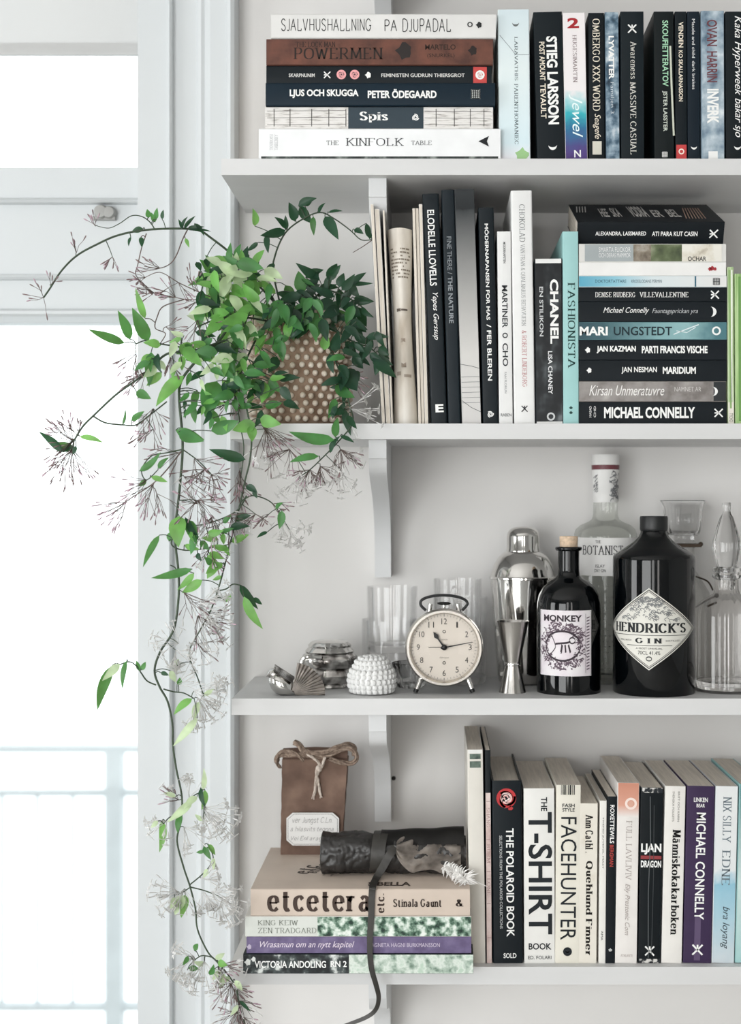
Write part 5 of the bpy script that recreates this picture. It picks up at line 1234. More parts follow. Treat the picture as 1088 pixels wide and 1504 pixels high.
# crumpled pale lining folded out over the front of the roll
m = MB(); vs, fs = [], []; n1, n2 = 70, 36
for i in range(n1 + 1):
    q = i / n1; x = g(583 + 93 * q, 0).x
    for j in range(n2 + 1):
        v = j / n2; tp = min(1, .25 + (q * 2.2) ** .6) * (1 - .35 * max(0, q - .75) / .25); a = math.radians(150 + 8 * math.sin(q * 9) + (62 - 122 * v) * tp + 10 * q)
        wr = math.sin(v * 21 - q * 9 + 2.2 * mnoise.noise(Vector((q * 4, v * 3, .7)))) * .075 * math.sin(PI * v) + .13 * mnoise.noise(Vector((q * 5, v * 4 - q * 3, 4.2)))
        r_ = rb * (1.07 - .10 * q + wr)
        vs.append((x, r_ * math.cos(a), max(.002, rb - .002 - .004 * q + r_ * math.sin(a))))
for i in range(n1):
    for j in range(n2): fs.append((i * (n2 + 1) + j, i * (n2 + 1) + j + 1, (i + 1) * (n2 + 1) + j + 1, (i + 1) * (n2 + 1) + j))
m.faces(vs, fs); bmesh.ops.solidify(m.b, geom=m.b.faces[:], thickness=.0012); m.build('lining', LEAI, t, smooth=60)
# strap: two turns round the roll, then hanging over the books and past the shelf
def ribbon(m, pts, nrm, w_, th=.0009):
    pl = smooth_path(pts, 8); nl = smooth_path(nrm, 8); vs, fs = [], []
    for i, p in enumerate(pl):
        d = (pl[min(i + 1, len(pl) - 1)] - pl[max(i - 1, 0)]).normalized(); nn = Vector(nl[i]).normalized(); sd = d.cross(nn).normalized(); ww = w_[0] + (w_[1] - w_[0]) * i / (len(pl) - 1)
        for a, b in ((-1, -1), (1, -1), (1, 1), (-1, 1)): vs.append(p + sd * ww * a / 2 + nn * th * b / 2)
    for i in range(len(pl) - 1):
        for k in range(4): fs.append((4 * i + k, 4 * i + (k + 1) % 4, 4 * i + 4 + (k + 1) % 4, 4 * i + 4 + k))
    fs += [(3, 2, 1, 0), tuple(4 * (len(pl) - 1) + k for k in range(4))]
    m.faces(vs, fs)
m = MB()
for x0, x1 in ((548, 560), (556, 574)):
    pts, nr = [], []
    for k in range(15):
        a = math.radians(235 - 250 * k / 14); r_ = rb * 1.02; q = k / 14
        c = (math.cos(a), math.sin(a)); pts.append((g(x0 + (x1 - x0) * q, 0).x, r_ * c[0], rb + r_ * c[1])); nr.append((0, c[0], c[1]))
    ribbon(m, pts, nr, (.0085, .0085))
m.build('strap_wrap', LEAB, t, smooth=30)
m = MB(); fr = -rb * 1.08; ed = -.022 - yl - .0022
xx = lambda px, y: (px - VX) * K * (DC + yl + y) / DC - X(580, yl); zz = lambda py, y: ZC + (VY - py) * K * (DC + yl + y) / DC - z4
lst = [(598, 1238, -.006, (0, -.4, 1)), (585, 1241, -.016, (0, -.8, .6)), (573, 1254, fr + .001, (0, -1, .2)), (563, 1272, fr - .001, (0, -1, .1)), (553, 1289, -.035, (0, -.7, .7)), (548, 1299, -.060, (0, -.6, .8)), (547, 1304, ed, (0, -.8, .6)), (546, 1313, ed, (0, -1, .2)), (545, 1345, ed, (0, -1, 0)), (543, 1385, ed, (0, -1, 0)), (545, 1420, ed, (.1, -1, 0)), (552, 1446, ed, (.3, -1, 0)), (556, 1465, ed + .002, (.5, -1, 0)), (552, 1482, ed + .002, (.3, -1, .2)), (538, 1494, ed + .002, (0, -1, .3)), (505, 1507, ed + .002, (0, -1, .3))]
ribbon(m, [(xx(a, c), c, zz(b, c)) for a, b, c, d in lst], [d for a, b, c, d in lst], (.0105, .0042)); m.build('strap_tail', LEAB, t, smooth=30)
# feather
FEA = mat('feather_white', '#e8e6e3', .8, var=.05)
m = MB(); rr = random.Random(3)
m.tube([g(640, 1252, -.012), g(668, 1268, -.030), g(690, 1274, -.050), g(713, 1284, -.052)], [.0008, .0009, .0008, .0003], 6); m.build('quill', FEA, t)
m = MB()
for k in range(170):
    q = rr.random(); c = g(652 + 32 * q, 1262 + 13 * q, -.030 - .024 * q); a = rr.uniform(0, 2 * PI); l_ = rr.uniform(.008, .019) * (.55 + .5 * q)
    d = Vector((math.cos(a) * .8 + .15, rr.uniform(-.6, .05), math.sin(a))); p1 = c + d * l_ * .6; p2 = c + d * l_ + Vector((.001, 0, -.002))
    p2.z = max(p2.z, .0012); p1.z = max(p1.z, .0012)
    m.tube([c, p1, p2], [.0011, .0008, .0002], 4)
m.build('down', FEA, t, smooth=60)
m = MB(); vs, fs = [], []
for i in range(11):
    q = i / 10; c = g(548 - 32 * q, 1248 - 28 * q, .006); w_ = .006 * math.sin(PI * min(1, q * .85 + .12)) + .0005
    n_ = Vector((.6, 0, .7)); n_ = Vector((.65, 0, -.75)); vs += [c + n_ * w_, c - n_ * w_]
fs = [(2 * i, 2 * i + 1, 2 * i + 3, 2 * i + 2) for i in range(10)]
m.faces(vs, fs); bmesh.ops.solidify(m.b, geom=m.b.faces[:], thickness=.0006); m.build('feather_tip', FEA, t, smooth=60)

# ------------------------------------------------------------------ trailing jasmine in its knobbly pot
YP = .088
root = thing('potted_jasmine', 'trailing jasmine with white blossom in a beige knobbly pot', 'plant', (X(440, YP), YP, SH['b']))
RL = Vector(root.location); s = K * (DC + YP) / DC
POT = photo('pot_clay', ['#7d6655', '#957d6b', '#a8917f'], 60, .8); KNOB = photo('pot_knob', ['#c3b1a1', '#d9cbbd', '#e8ddd2'], 80, .75)
ph = .142
pr_ = [(0, 0), (.050, 0), (.056, .004), (.0595, .03), (.0605, .075), (.0585, .12), (.056, ph), (.052, ph), (.053, .118), (0, .118)]
pot = MB().lathe(pr_, 64).build('pot', POT, root, smooth=50)
m = MB(); rr = random.Random(1)
rows = 15
for k in range(rows):
    z = .008 + (ph - .014) * k / (rows - 1)
    r = .056 + .0045 * math.sin(PI * min(1, (z + .01) / (ph + .01)) ** .8); n = 33
    for j in range(n):
        a = 2 * PI * (j + .5 * (k % 2) + rr.uniform(-.12, .12)) / n
        if math.sin(a) > .55: continue
        d = Vector((math.cos(a), math.sin(a), 0)); rt = Matrix.Rotation(a, 3, 'Z')
        m.ball(d * (r + .0008) + Vector((0, 0, z + rr.uniform(-.0006, .0006))), 
            .0050, .0036, .0037, 8, 6, rt)
m.build('knobs', KNOB, pot, smooth=60)
MB().lathe([(.0525, .119), (.03, .1225), (0, .123)], 40).build('soil', mat('soil', '#3a2f28', .95, var=.4, scale=200, bump=.8), root)

LM = [leafmat('leaf_dark', '#1d4030', '#3f7a3a'), leafmat('leaf_mid', '#3f7a43', '#7fb457'), leafmat('leaf_bright', '#6aaa52', '#b0d980'), leafmat('leaf_pale_lit', '#c6dab0', '#e0efca')]  # pale: young green, plus the window's bleaching light put into the colour
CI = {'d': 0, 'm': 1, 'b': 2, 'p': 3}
STEM = mat('stem_dark', '#3b4a38', .6, var=.3, scale=120); TWIG = mat('twig_brown', '#655651', .7, var=.3, scale=120)
BUD = mat('bud_rose', '#7d6868', .6, var=.3, scale=90); BUDP = mat('bud_pink', '#b59aa6', .6, var=.2, scale=90); PET = leafmat('petal_white', '#f6f4f1', '#f6f4f1')
rnd = random.Random(21)

def V3(q): return P(q[0], q[1], q[2])
vines = {
 'arch_left': ([(415, 470, .08), (395, 430, .06), (352, 384, .03), (312, 351, .01), (285, 337, 0), (222, 337, -.01), (175, 345, -.015), (140, 360, -.02), (112, 376, -.02), (90, 398, -.02), (73, 424, -.02), (64, 437, -.02)], 1.5, 1.0),
 'arch_left_upper': ([(228, 338, -.01), (220, 326, -.01), (208, 318, -.01), (193, 317, -.012), (176, 328, -.013), (160, 335, -.013), (143, 332, -.013)], .8, .4),
 'arch_dry': ([(275, 338, 0), (268, 352, -.005), (259, 375, -.01), (249, 388, -.01), (233, 394, -.012), (212, 391, -.012)], .8, .5),
 'arch_drop': ([(215, 343, -.01), (208, 364, -.012), (202, 390, -.012), (199, 402, -.012), (206, 413, -.012), (214, 423, -.012)], .7, .4),
 'arch_mini': ([(155, 352, -.018), (161, 366, -.018), (165, 377, -.018)], .6, .4),
 'arch_right': ([(420, 480, .09), (402, 405, .07), (404, 375, .06), (419, 342, .05), (444, 322, .04), (470, 312, .04), (492, 322, .035), (514, 338, .03), (530, 352, .025), (546, 352, .02)], 1.2, .6),
 'hook': ([(546, 353, .02), (533, 362, .02), (518, 371, .02)], .6, .4),
 'crown_left': ([(425, 470, .09), (380, 420, .05), (350, 402, .03), (322, 410, .01), (300, 412, .0)], 1.4, .8),
 'crown_low': ([(425, 480, .08), (385, 470, .02), (345, 465, -.01), (315, 470, -.02), (290, 480, -.03)], 1.4, .8),
 'crown_right': ([(440, 470, .08), (470, 430, .06), (495, 430, .05), (525, 446, .04), (548, 466, .03)], 1.4, .7),
 'crown_edge': ([(450, 470, .07), (485, 480, .03), (515, 500, .01), (545, 512, -.005), (560, 530, -.01)], 1.3, .7),
 'side_right': ([(470, 480, .06), (488, 520, .012), (500, 550, .005), (512, 590, -.005), (518, 620, -.014), (500, 645, -.02), (478, 668, -.022), (455, 690, -.022), (440, 700, -.022)], 1.2, .6),
 'wisps': ([(350, 430, .01), (320, 440, 0), (277, 440, -.01), (258, 437, -.012), (225, 430, -.012)], .7, .4),
 'wisps_low': ([(330, 445, .0), (290, 428, -.01), (262, 415, -.012), (235, 400, -.015), (212, 408, -.015)], .7, .4),
 'coil': ([(270, 440, -.01), (240, 450, -.015), (231, 465, -.02), (228, 482, -.02), (243, 490, -.02), (236, 505, -.02), (252, 500, -.02), (265, 507, -.03)], .7, .5),
 'long': ([(345, 465, .0), (322, 500, -.02), (300, 520, -.03), (283, 536, -.035), (266, 560, -.035), (263, 585, -.035), (267, 630, -.035), (268, 665, -.035), (264, 715, -.035), (260, 752, -.035), (256, 782, -.035), (262, 840, -.035), (262, 880, -.035), (255, 925, -.035), (235, 958, -.035), (227, 985, -.035), (234, 1008, -.035), (246, 1030, -.035), (253, 1062, -.035), (254, 1095, -.035), (259, 1130, -.035), (267, 1170, -.035), (266, 1205, -.035), (260, 1235, -.035), (270, 1275, -.035), (279, 1302, -.035), (287, 1335, -.035), (290, 1365, -.035), (305, 1398, -.035), (318, 1412, -.035), (335, 1432, -.035), (347, 1452, -.035), (352, 1480, -.035), (362, 1510, -.035)], 1.7, .8),
 'second': ([(375, 500, .02), (350, 560, -.01), (362, 600, -.02), (369, 640, -.025), (367, 675, -.025), (360, 705, -.025), (353, 738, -.025), (340, 790, -.03), (330, 830, -.03), (322, 860, -.03), (310, 895, -.03), (294, 925, -.03), (280, 950, -.03), (279, 968, -.03), (290, 995, -.03), (299, 1022, -.03)], 1.2, .7),
 'third': ([(340, 540, -.01), (352, 620, -.02), (358, 660, -.02), (352, 710, -.02)], .8, .6),
 'out_left': ([(330, 500, -.02), (285, 515, -.035), (245, 520, -.04), (218, 545, -.045), (195, 562, -.05), (170, 580, -.05), (140, 608, -.05), (122, 626, -.05), (110, 645, -.05)], 1.5, 1.1),
 'out_left_leaf': ([(138, 612, -.05), (155, 621, -.05), (180, 624, -.05), (200, 624, -.05), (222, 608, -.045), (245, 590, -.04)], 1.0, .8),
 'upper_left': ([(300, 520, -.03), (265, 510, -.035), (235, 505, -.04), (215, 500, -.04), (200, 505, -.045)], 1.1, .7),
 'junction': ([(268, 660, -.035), (245, 665, -.04), (222, 670, -.045), (208, 690, -.045), (215, 705, -.045), (232, 690, -.045)], .8, .6),
 'pink_spray': ([(267, 662, -.035), (245, 690, -.045), (225, 710, -.05), (195, 730, -.05), (172, 745, -.05)], .9, .5),
 'mid_spray': ([(268, 660, -.035), (290, 676, -.035), (308, 694, -.035), (312, 700, -.035)], .8, .5),
 'fork': ([(352, 738, -.025), (370, 728, -.025), (392, 734, -.02), (405, 745, -.02), (414, 760, -.02), (425, 778, -.02)], .9, .5),
 'fork_back': ([(362, 728, -.025), (350, 748, -.03), (330, 760, -.03), (300, 770, -.035), (280, 772, -.035), (262, 775, -.035)], .9, .6),
 'lower_arc': ([(256, 782, -.035), (252, 800, -.035), (270, 808, -.03), (300, 806, -.03), (335, 800, -.03)], .9, .7),
 'lower_left': ([(262, 850, -.035), (258, 835, -.035), (250, 830, -.04)], .8, .6),
 'leaf_arm': ([(318, 868, -.03), (332, 865, -.028), (342, 858, -.026), (354, 860, -.025)], .9, .7),
 'left_arm': ([(229, 1006, -.035), (216, 1000, -.04), (207, 988, -.045), (200, 978, -.05), (190, 972, -.05), (176, 976, -.05)], .9, .7),
 'right_arm': ([(240, 1012, -.035), (255, 1016, -.03), (270, 1018, -.03), (285, 1026, -.03)], .9, .7),
 'bits_a': ([(266, 1190, -.035), (280, 1172, -.035), (295, 1165, -.03), (300, 1180, -.03)], .8, .6),
 'bits_b': ([(265, 1200, -.035), (250, 1200, -.04), (240, 1210, -.04)], .8, .6),
 'bits_c': ([(278, 1300, -.035), (295, 1286, -.03), (308, 1272, -.03), (313, 1258, -.03), (305, 1240, -.03)], .8, .6),
 'bits_d': ([(280, 1303, -.035), (300, 1308, -.03), (320, 1316, -.03), (335, 1325, -.03)], .8, .5),
 'bits_e': ([(278, 1304, -.035), (266, 1312, -.035), (256, 1315, -.035)], .7, .5),
 'bits_f': ([(312, 1406, -.035), (295, 1404, -.035), (280, 1416, -.035), (275, 1425, -.035)], .8, .5),
}
VP = {k: smooth_path([V3(q) for q in v[0]], 6) for k, v in vines.items()}
VPX = {}
def topx(p):
    f = DC / ((DC + p.y) * K); return (p.x * f + VX, VY - (p.z - ZC) * f)
for k, v in VP.items(): VPX[k] = [topx(p) for p in v]
stems = {k: MB() for k in vines}; leaves = {k: MB() for k in vines}; flow = {k: MB() for k in vines}
for k, v in VP.items():
    r0, r1 = vines[k][1] * .001, vines[k][2] * .001; n = len(v)
    stems[k].tube(v, [r0 + (r1 - r0) * i / (n - 1) for i in range(n)], 7)
def nearest(px, py, only=None):
    best = None
    for k, v in VPX.items():
        if only and k not in only: continue
        for i, q in enumerate(v):
            d = (q[0] - px) ** 2 + (q[1] - py) ** 2
            if best is None or d < best[0]: best = (d, k, i)
    return best[1], VP[best[1]][best[2]], math.sqrt(best[0])
def leaf(k, a, b, wd, ci, curl=None, nrm=None):
    """one pointed leaf from a to b, folded at the midrib"""
    a, b = Vector(a), Vector(b); d = b - a; L_ = d.length
    if L_ < 1e-4: return
    d.normalize()
    n_ = nrm or Vector((rnd.uniform(-.55, .55), -1, rnd.uniform(-.2, .6)))
    n_ = (n_ - d * n_.dot(d)).normalized(); sd = d.cross(n_)
    curl = rnd.uniform(-.16, .10) if curl is None else curl; fold = rnd.uniform(.08, .3); N = 7; vs = []
    sway = rnd.uniform(-.07, .07)
    for i in range(N + 1):
        t = i / N; w_ = wd * .5 * (math.sin(PI * min(1, t ** .72)) ** .85) * (1 - .12 * t) if 0 < t < 1 else wd * .01
        c = a + d * L_ * t + n_ * (-curl * L_ * 4 * t * (1 - t)) + sd * sway * L_ * math.sin(PI * t)
        vs += [c + sd * w_ + n_ * w_ * fold, c + sd * w_ * .5 + n_ * w_ * fold * .4, c, c - sd * w_ * .5 + n_ * w_ * fold * .4, c - sd * w_ + n_ * w_ * fold]
    fs = [(5 * i + j, 5 * i + j + 1, 5 * i + 6 + j, 5 * i + 5 + j) for i in range(N) for j in range(4)]
    leaves[k].faces(vs, fs, ci)
def L(bx, by, tx, ty, wd, c, only=None, dep=None):
    k, p, dist = nearest(bx, by, only); y0 = p.y if dep is None else dep
    y0 += rnd.uniform(-.012, .004)
    a = P(bx, by, y0); f = K * (DC + y0) / DC; ln = math.hypot(tx - bx, ty - by) * f
    b = P(tx, ty, y0 - rnd.uniform(-.15, .45) * ln)
    leaf(k, a, b, wd * f, CI[c])
    if dist > 2: stems[k].tube(smooth_path([p, p.lerp(a, .5) + Vector((0, 0, .002)), a], 3), .00055, 5)
    else: stems[k].tube([p, a], .00055, 5)
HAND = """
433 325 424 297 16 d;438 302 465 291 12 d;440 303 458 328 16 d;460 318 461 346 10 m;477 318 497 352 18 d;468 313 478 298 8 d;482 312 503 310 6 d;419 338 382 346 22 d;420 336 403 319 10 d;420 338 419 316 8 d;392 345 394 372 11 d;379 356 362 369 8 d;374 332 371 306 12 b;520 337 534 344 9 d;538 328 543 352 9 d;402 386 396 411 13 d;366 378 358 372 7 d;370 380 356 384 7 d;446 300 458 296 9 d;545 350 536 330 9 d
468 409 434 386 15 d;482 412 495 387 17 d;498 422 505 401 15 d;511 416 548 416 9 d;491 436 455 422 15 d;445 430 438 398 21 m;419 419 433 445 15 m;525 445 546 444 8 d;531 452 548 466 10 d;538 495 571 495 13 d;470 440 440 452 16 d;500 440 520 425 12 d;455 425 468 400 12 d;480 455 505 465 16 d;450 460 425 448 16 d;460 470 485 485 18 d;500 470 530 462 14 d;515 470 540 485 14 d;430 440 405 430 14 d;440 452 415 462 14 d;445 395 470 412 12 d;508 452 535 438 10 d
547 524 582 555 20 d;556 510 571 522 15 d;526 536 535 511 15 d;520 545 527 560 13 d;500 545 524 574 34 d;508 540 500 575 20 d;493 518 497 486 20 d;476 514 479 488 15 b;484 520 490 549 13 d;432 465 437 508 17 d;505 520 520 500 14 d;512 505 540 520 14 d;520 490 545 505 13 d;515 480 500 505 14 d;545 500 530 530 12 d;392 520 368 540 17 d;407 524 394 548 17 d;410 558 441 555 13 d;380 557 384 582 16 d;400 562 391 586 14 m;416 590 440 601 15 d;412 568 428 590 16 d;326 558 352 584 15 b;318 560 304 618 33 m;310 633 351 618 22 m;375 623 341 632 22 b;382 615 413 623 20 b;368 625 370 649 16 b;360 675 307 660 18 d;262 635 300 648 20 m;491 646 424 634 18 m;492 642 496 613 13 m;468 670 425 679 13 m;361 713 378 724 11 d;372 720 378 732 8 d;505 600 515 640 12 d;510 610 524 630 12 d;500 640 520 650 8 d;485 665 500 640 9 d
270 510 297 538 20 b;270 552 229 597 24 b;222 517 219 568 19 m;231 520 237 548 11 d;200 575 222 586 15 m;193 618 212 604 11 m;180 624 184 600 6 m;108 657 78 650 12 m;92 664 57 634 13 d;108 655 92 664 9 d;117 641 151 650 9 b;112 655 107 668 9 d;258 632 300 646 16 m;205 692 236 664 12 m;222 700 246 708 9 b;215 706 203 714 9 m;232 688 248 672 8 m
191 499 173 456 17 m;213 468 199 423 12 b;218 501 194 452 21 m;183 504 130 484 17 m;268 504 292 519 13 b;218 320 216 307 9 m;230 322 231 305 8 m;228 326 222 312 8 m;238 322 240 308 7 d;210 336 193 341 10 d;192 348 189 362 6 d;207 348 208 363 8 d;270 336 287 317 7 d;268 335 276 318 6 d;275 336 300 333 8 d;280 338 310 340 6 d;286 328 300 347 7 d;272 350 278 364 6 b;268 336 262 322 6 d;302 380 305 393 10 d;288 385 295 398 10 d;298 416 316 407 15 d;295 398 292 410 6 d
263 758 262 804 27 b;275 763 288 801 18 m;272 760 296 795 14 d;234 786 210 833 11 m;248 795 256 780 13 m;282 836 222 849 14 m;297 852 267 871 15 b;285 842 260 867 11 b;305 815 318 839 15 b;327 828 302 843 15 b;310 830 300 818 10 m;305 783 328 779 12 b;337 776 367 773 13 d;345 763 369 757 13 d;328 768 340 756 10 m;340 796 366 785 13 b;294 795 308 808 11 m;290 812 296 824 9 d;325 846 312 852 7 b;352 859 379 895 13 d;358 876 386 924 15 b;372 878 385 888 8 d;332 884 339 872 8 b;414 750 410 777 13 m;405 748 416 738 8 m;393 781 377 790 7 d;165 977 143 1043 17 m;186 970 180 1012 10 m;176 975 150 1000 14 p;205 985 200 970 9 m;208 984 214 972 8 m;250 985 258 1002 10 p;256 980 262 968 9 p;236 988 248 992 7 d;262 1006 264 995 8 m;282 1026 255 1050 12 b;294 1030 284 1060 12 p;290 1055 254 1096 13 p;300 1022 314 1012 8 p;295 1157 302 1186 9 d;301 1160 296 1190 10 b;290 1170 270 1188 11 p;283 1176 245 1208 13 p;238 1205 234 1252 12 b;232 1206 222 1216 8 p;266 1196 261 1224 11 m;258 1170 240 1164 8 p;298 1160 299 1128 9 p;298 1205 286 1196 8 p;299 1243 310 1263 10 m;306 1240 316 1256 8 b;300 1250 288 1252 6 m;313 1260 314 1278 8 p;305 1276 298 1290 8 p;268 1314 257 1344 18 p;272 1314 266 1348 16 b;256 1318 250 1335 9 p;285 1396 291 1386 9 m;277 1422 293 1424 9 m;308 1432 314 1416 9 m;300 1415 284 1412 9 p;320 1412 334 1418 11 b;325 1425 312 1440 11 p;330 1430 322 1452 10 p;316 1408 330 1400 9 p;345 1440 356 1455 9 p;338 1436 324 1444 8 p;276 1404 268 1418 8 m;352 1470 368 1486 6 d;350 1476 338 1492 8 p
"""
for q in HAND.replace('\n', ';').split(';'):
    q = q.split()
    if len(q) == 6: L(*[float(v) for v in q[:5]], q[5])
def fill(n, cx, cy, rx, ry, cols, lo, hi, only, dep, ang=None, spread=180):
    for _ in range(n):
        a = rnd.uniform(0, 2 * PI); r = math.sqrt(rnd.random()); bx, by = cx + rx * r * math.cos(a), cy + ry * r * math.sin(a)
        th = math.radians((ang if ang is not None else math.degrees(a)) + rnd.uniform(-spread, spread)); ln = rnd.uniform(lo, hi)
        L(bx, by, bx + ln * math.cos(th), by + ln * math.sin(th), ln * rnd.uniform(.36, .55), rnd.choice(cols), only, rnd.uniform(*dep))
CR_ = ['crown_left', 'crown_low', 'arch_left']; CD_ = ['crown_right', 'crown_edge', 'arch_right', 'side_right']
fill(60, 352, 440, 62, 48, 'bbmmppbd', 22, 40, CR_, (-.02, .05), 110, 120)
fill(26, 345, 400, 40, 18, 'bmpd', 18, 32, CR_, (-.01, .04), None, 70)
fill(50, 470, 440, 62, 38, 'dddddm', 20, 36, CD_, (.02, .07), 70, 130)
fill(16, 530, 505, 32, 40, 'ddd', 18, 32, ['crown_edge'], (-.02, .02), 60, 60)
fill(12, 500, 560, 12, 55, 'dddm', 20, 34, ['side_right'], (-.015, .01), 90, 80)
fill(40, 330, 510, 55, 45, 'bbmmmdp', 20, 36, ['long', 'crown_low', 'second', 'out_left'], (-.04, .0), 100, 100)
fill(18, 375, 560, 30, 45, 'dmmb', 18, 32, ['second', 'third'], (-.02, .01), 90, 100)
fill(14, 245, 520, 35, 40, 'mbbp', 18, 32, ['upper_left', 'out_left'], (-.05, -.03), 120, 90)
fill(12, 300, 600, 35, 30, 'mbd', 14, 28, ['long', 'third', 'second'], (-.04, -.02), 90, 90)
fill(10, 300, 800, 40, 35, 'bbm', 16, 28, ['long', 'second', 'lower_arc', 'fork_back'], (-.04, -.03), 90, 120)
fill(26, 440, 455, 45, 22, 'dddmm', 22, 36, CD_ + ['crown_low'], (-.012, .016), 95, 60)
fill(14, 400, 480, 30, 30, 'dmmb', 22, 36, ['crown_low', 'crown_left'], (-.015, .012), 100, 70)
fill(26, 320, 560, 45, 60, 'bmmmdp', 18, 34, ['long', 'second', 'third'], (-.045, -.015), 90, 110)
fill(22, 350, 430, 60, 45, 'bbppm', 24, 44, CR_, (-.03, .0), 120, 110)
# flower heads: fine stalks with slender rose buds, some open white stars
def star(k, p, d, r):
    d = d.normalized(); u = d.orthogonal().normalized(); v = d.cross(u)
    for j in range(5):
        a = 2 * PI * j / 5; e = u * math.cos(a) + v * math.sin(a); sd = d.cross(e); tip = p + e * r + d * r * .1; mid = p + e * r * .55 + d * r * .18
        flow[k].faces([p, mid + sd * r * .26, tip, mid - sd * r * .26], [(0, 1, 2, 3)], 3)
def spray(cx, cy, ang, spread, n, ln, kind='bud', base=None, dep=None):
    k, p, dist = nearest(cx, cy); y0 = p.y if dep is None else dep; c = P(cx, cy, y0); f = K * (DC + y0) / DC
    if dist > 2: stems[k].tube([p, p.lerp(c, .5) + Vector((rnd.uniform(-.002, .002), 0, .001)), c], .0005, 5)
    for i in range(n):
        th = math.radians(ang + rnd.uniform(-spread, spread)); l_ = ln * rnd.uniform(.45, 1.05) * f; dv = Vector((math.cos(th), rnd.uniform(-.6, .25), -math.sin(th))).normalized()
        side = Vector((dv.z, 0, -dv.x)) * rnd.uniform(-.12, .12) * l_
        e = c + dv * l_; mid = c.lerp(e, .55) + side
        flow[k].b.verts.ensure_lookup_table(); n0 = len(flow[k].b.faces)
        flow[k].tube([c, mid, e], [.00034, .0003, .00026], 5); flow[k].b.faces.ensure_lookup_table()
        for q in range(n0, len(flow[k].b.faces)): flow[k].b.faces[q].material_index = 0 if kind != 'white' else 3
        tips = [(e, dv)]
        for w_ in range(rnd.choice((0, 1, 1, 2))):
            th2 = th + rnd.uniform(-.7, .7); d2 = Vector((math.cos(th2), rnd.uniform(-.4, .2), -math.sin(th2))).normalized(); st0 = c.lerp(mid, rnd.uniform(.5, 1)) if rnd.random() < .5 else mid
            e2 = st0 + d2 * l_ * rnd.uniform(.25, .5); n0 = len(flow[k].b.faces); flow[k].tube([st0, e2], .00026, 4); flow[k].b.faces.ensure_lookup_table()
            for q in range(n0, len(flow[k].b.faces)): flow[k].b.faces[q].material_index = 0 if kind != 'white' else 3
            tips.append((e2, d2))
        for (tp, dd) in tips:
            n0 = len(flow[k].b.faces); bl_ = rnd.uniform(.005, .010)
            mi = {'bud': rnd.choice((1, 1, 2)), 'pink': 2, 'white': 3, 'mix': rnd.choice((1, 2, 3, 3))}[kind]
            flow[k].tube([tp, tp + dd * bl_ * .4, tp + dd * bl_ * .8, tp + dd * bl_], [.0003, .0007, .0008, .0002], 5); flow[k].b.faces.ensure_lookup_table()
            for q in range(n0, len(flow[k].b.faces)): flow[k].b.faces[q].material_index = mi
            if kind in ('white', 'mix') and mi == 3 and rnd.random() < (.6 if kind == 'white' else .35): star(k, tp + dd * bl_, dd, rnd.uniform(.005, .008))
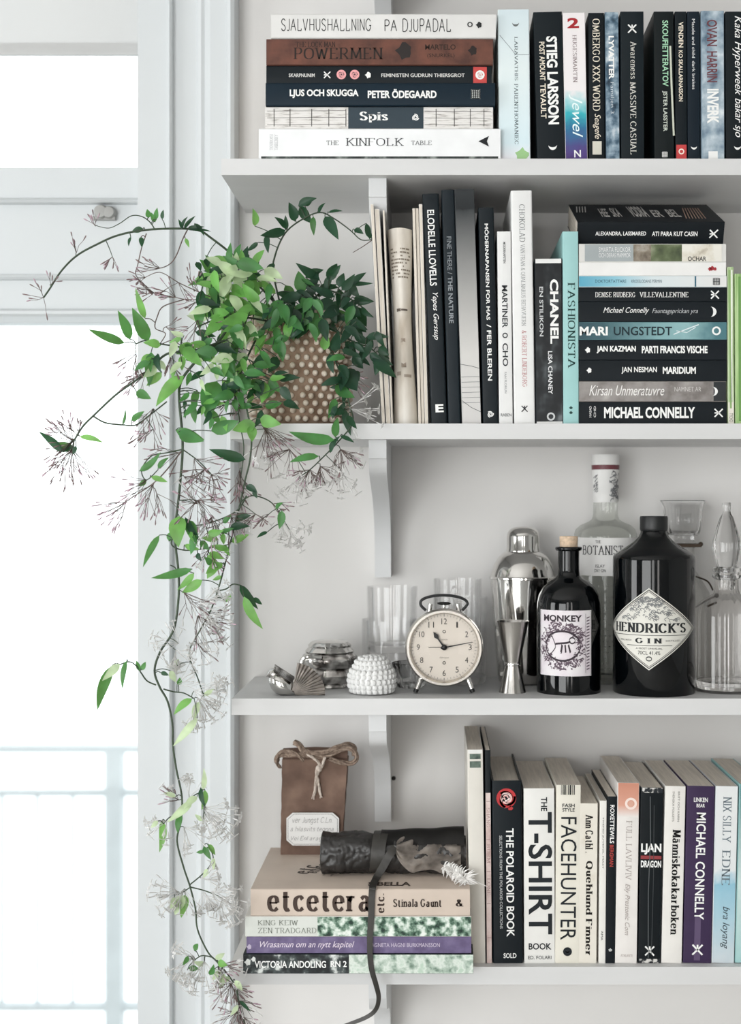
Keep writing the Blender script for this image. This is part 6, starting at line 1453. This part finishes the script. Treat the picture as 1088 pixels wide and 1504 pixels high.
SPR = [(64, 437, 215, 60, 4, 22, 'bud'), (64, 437, 85, 15, 1, 24, 'bud'), (112, 372, 280, 30, 4, 26, 'bud'), (140, 332, 260, 40, 3, 18, 'bud'), (165, 377, 100, 60, 5, 18, 'bud'), (214, 420, 40, 40, 3, 10, 'bud'), (75, 418, 280, 60, 3, 14, 'bud'),
 (235, 394, 180, 60, 6, 30, 'bud'), (213, 408, 185, 50, 5, 22, 'bud'), (226, 430, 180, 50, 7, 28, 'bud'), (262, 415, 100, 60, 4, 26, 'bud'), (258, 437, 240, 70, 6, 30, 'bud'), (243, 480, 20, 60, 4, 24, 'bud'), (290, 470, 100, 80, 8, 40, 'bud'), (300, 440, 180, 60, 6, 36, 'bud'), (285, 428, 250, 40, 3, 30, 'bud'),
 (200, 520, 120, 50, 10, 44, 'bud'), (215, 545, 140, 50, 8, 40, 'bud'), (250, 525, 80, 50, 6, 26, 'bud'), (108, 648, 180, 75, 18, 40, 'bud'), (106, 660, 100, 55, 20, 52, 'bud'), (115, 640, 250, 50, 5, 24, 'bud'),
 (225, 600, 110, 70, 9, 46, 'bud'), (225, 630, 110, 60, 7, 34, 'bud'), (215, 705, 150, 40, 7, 46, 'pink'), (185, 738, 150, 45, 12, 44, 'pink'), (225, 712, 110, 40, 8, 50, 'pink'), (262, 665, 150, 40, 6, 44, 'bud'), (230, 725, 60, 50, 5, 40, 'bud'),
 (285, 674, 40, 50, 8, 50, 'bud'), (310, 697, 60, 80, 9, 36, 'bud'), (300, 690, 130, 50, 7, 40, 'bud'), (270, 700, 20, 50, 6, 50, 'bud'), (290, 735, 60, 80, 14, 42, 'bud'), (290, 740, 200, 60, 8, 34, 'mix'), (310, 760, 60, 70, 12, 44, 'mix'), (352, 690, 130, 60, 7, 40, 'bud'), (350, 715, 50, 40, 6, 30, 'bud'), (340, 760, 80, 80, 10, 38, 'mix'), (375, 755, 100, 80, 10, 34, 'mix'),
 (385, 625, 60, 40, 12, 62, 'bud'), (390, 630, 85, 40, 10, 66, 'mix'), (425, 660, 110, 60, 10, 44, 'mix'), (455, 690, 100, 70, 16, 30, 'mix'), (470, 685, 60, 60, 14, 32, 'mix'), (500, 660, 60, 60, 16, 40, 'mix'), (512, 600, 20, 60, 10, 44, 'white'), (505, 545, 40, 50, 4, 40, 'bud'), (440, 700, 90, 60, 8, 40, 'white'), (500, 690, 90, 50, 7, 40, 'white'), (345, 580, 110, 60, 8, 30, 'bud'), (330, 590, 200, 50, 5, 26, 'bud'),
 (415, 765, 60, 60, 6, 26, 'white'), (425, 778, 40, 60, 7, 24, 'white'), (400, 740, 20, 40, 4, 30, 'bud'), (395, 755, 130, 40, 5, 26, 'bud'), (310, 800, 70, 60, 8, 40, 'mix'), (270, 870, 50, 40, 7, 44, 'mix'), (292, 890, 20, 60, 18, 56, 'white'), (290, 905, 40, 60, 12, 50, 'mix'), (300, 910, 0, 50, 8, 46, 'mix'), (262, 945, 200, 60, 6, 30, 'white'), (258, 955, 60, 60, 8, 30, 'white'), (290, 945, 10, 50, 6, 34, 'mix'), (285, 1015, 30, 60, 12, 48, 'white'), (290, 1025, 70, 60, 12, 40, 'white'), (300, 1020, 330, 40, 6, 36, 'white'), (260, 1005, 300, 60, 8, 36, 'white'),
 (298, 1185, 20, 40, 12, 50, 'white'), (300, 1195, 40, 40, 8, 46, 'white'), (262, 1175, 200, 60, 7, 26, 'mix'), (278, 1172, 280, 40, 4, 30, 'white'), (245, 1205, 120, 70, 8, 28, 'white'), (270, 1215, 60, 60, 8, 34, 'white'), (310, 1310, 30, 40, 12, 46, 'white'), (325, 1318, 60, 50, 8, 36, 'white'), (295, 1290, 330, 40, 5, 30, 'white'), (262, 1310, 150, 70, 14, 34, 'white'), (270, 1306, 90, 60, 8, 30, 'white'), (300, 1310, 90, 50, 8, 30, 'white'), (285, 1405, 150, 80, 12, 36, 'white'), (300, 1412, 100, 60, 10, 36, 'white'), (320, 1420, 60, 90, 12, 34, 'mix'), (340, 1445, 120, 60, 14, 34, 'mix'), (345, 1450, 40, 60, 8, 28, 'bud'), (352, 1470, 60, 60, 10, 34, 'mix'), (350, 1485, 120, 60, 12, 36, 'mix'), (352, 1490, 60, 50, 8, 30, 'bud')]
for q in SPR: spray(*q)
for k in vines:
    vn = stems[k].build('vine', TWIG if k in ('arch_dry', 'arch_drop', 'wisps', 'wisps_low', 'coil', 'pink_spray', 'hook') else STEM, root, loc=-RL, smooth=60)
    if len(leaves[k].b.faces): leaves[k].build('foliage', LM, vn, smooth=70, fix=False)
    else: leaves[k].b.free()
    if len(flow[k].b.faces): flow[k].build('blossom', [TWIG, BUD, BUDP, PET], vn, smooth=60, fix=False)
    else: flow[k].b.free()
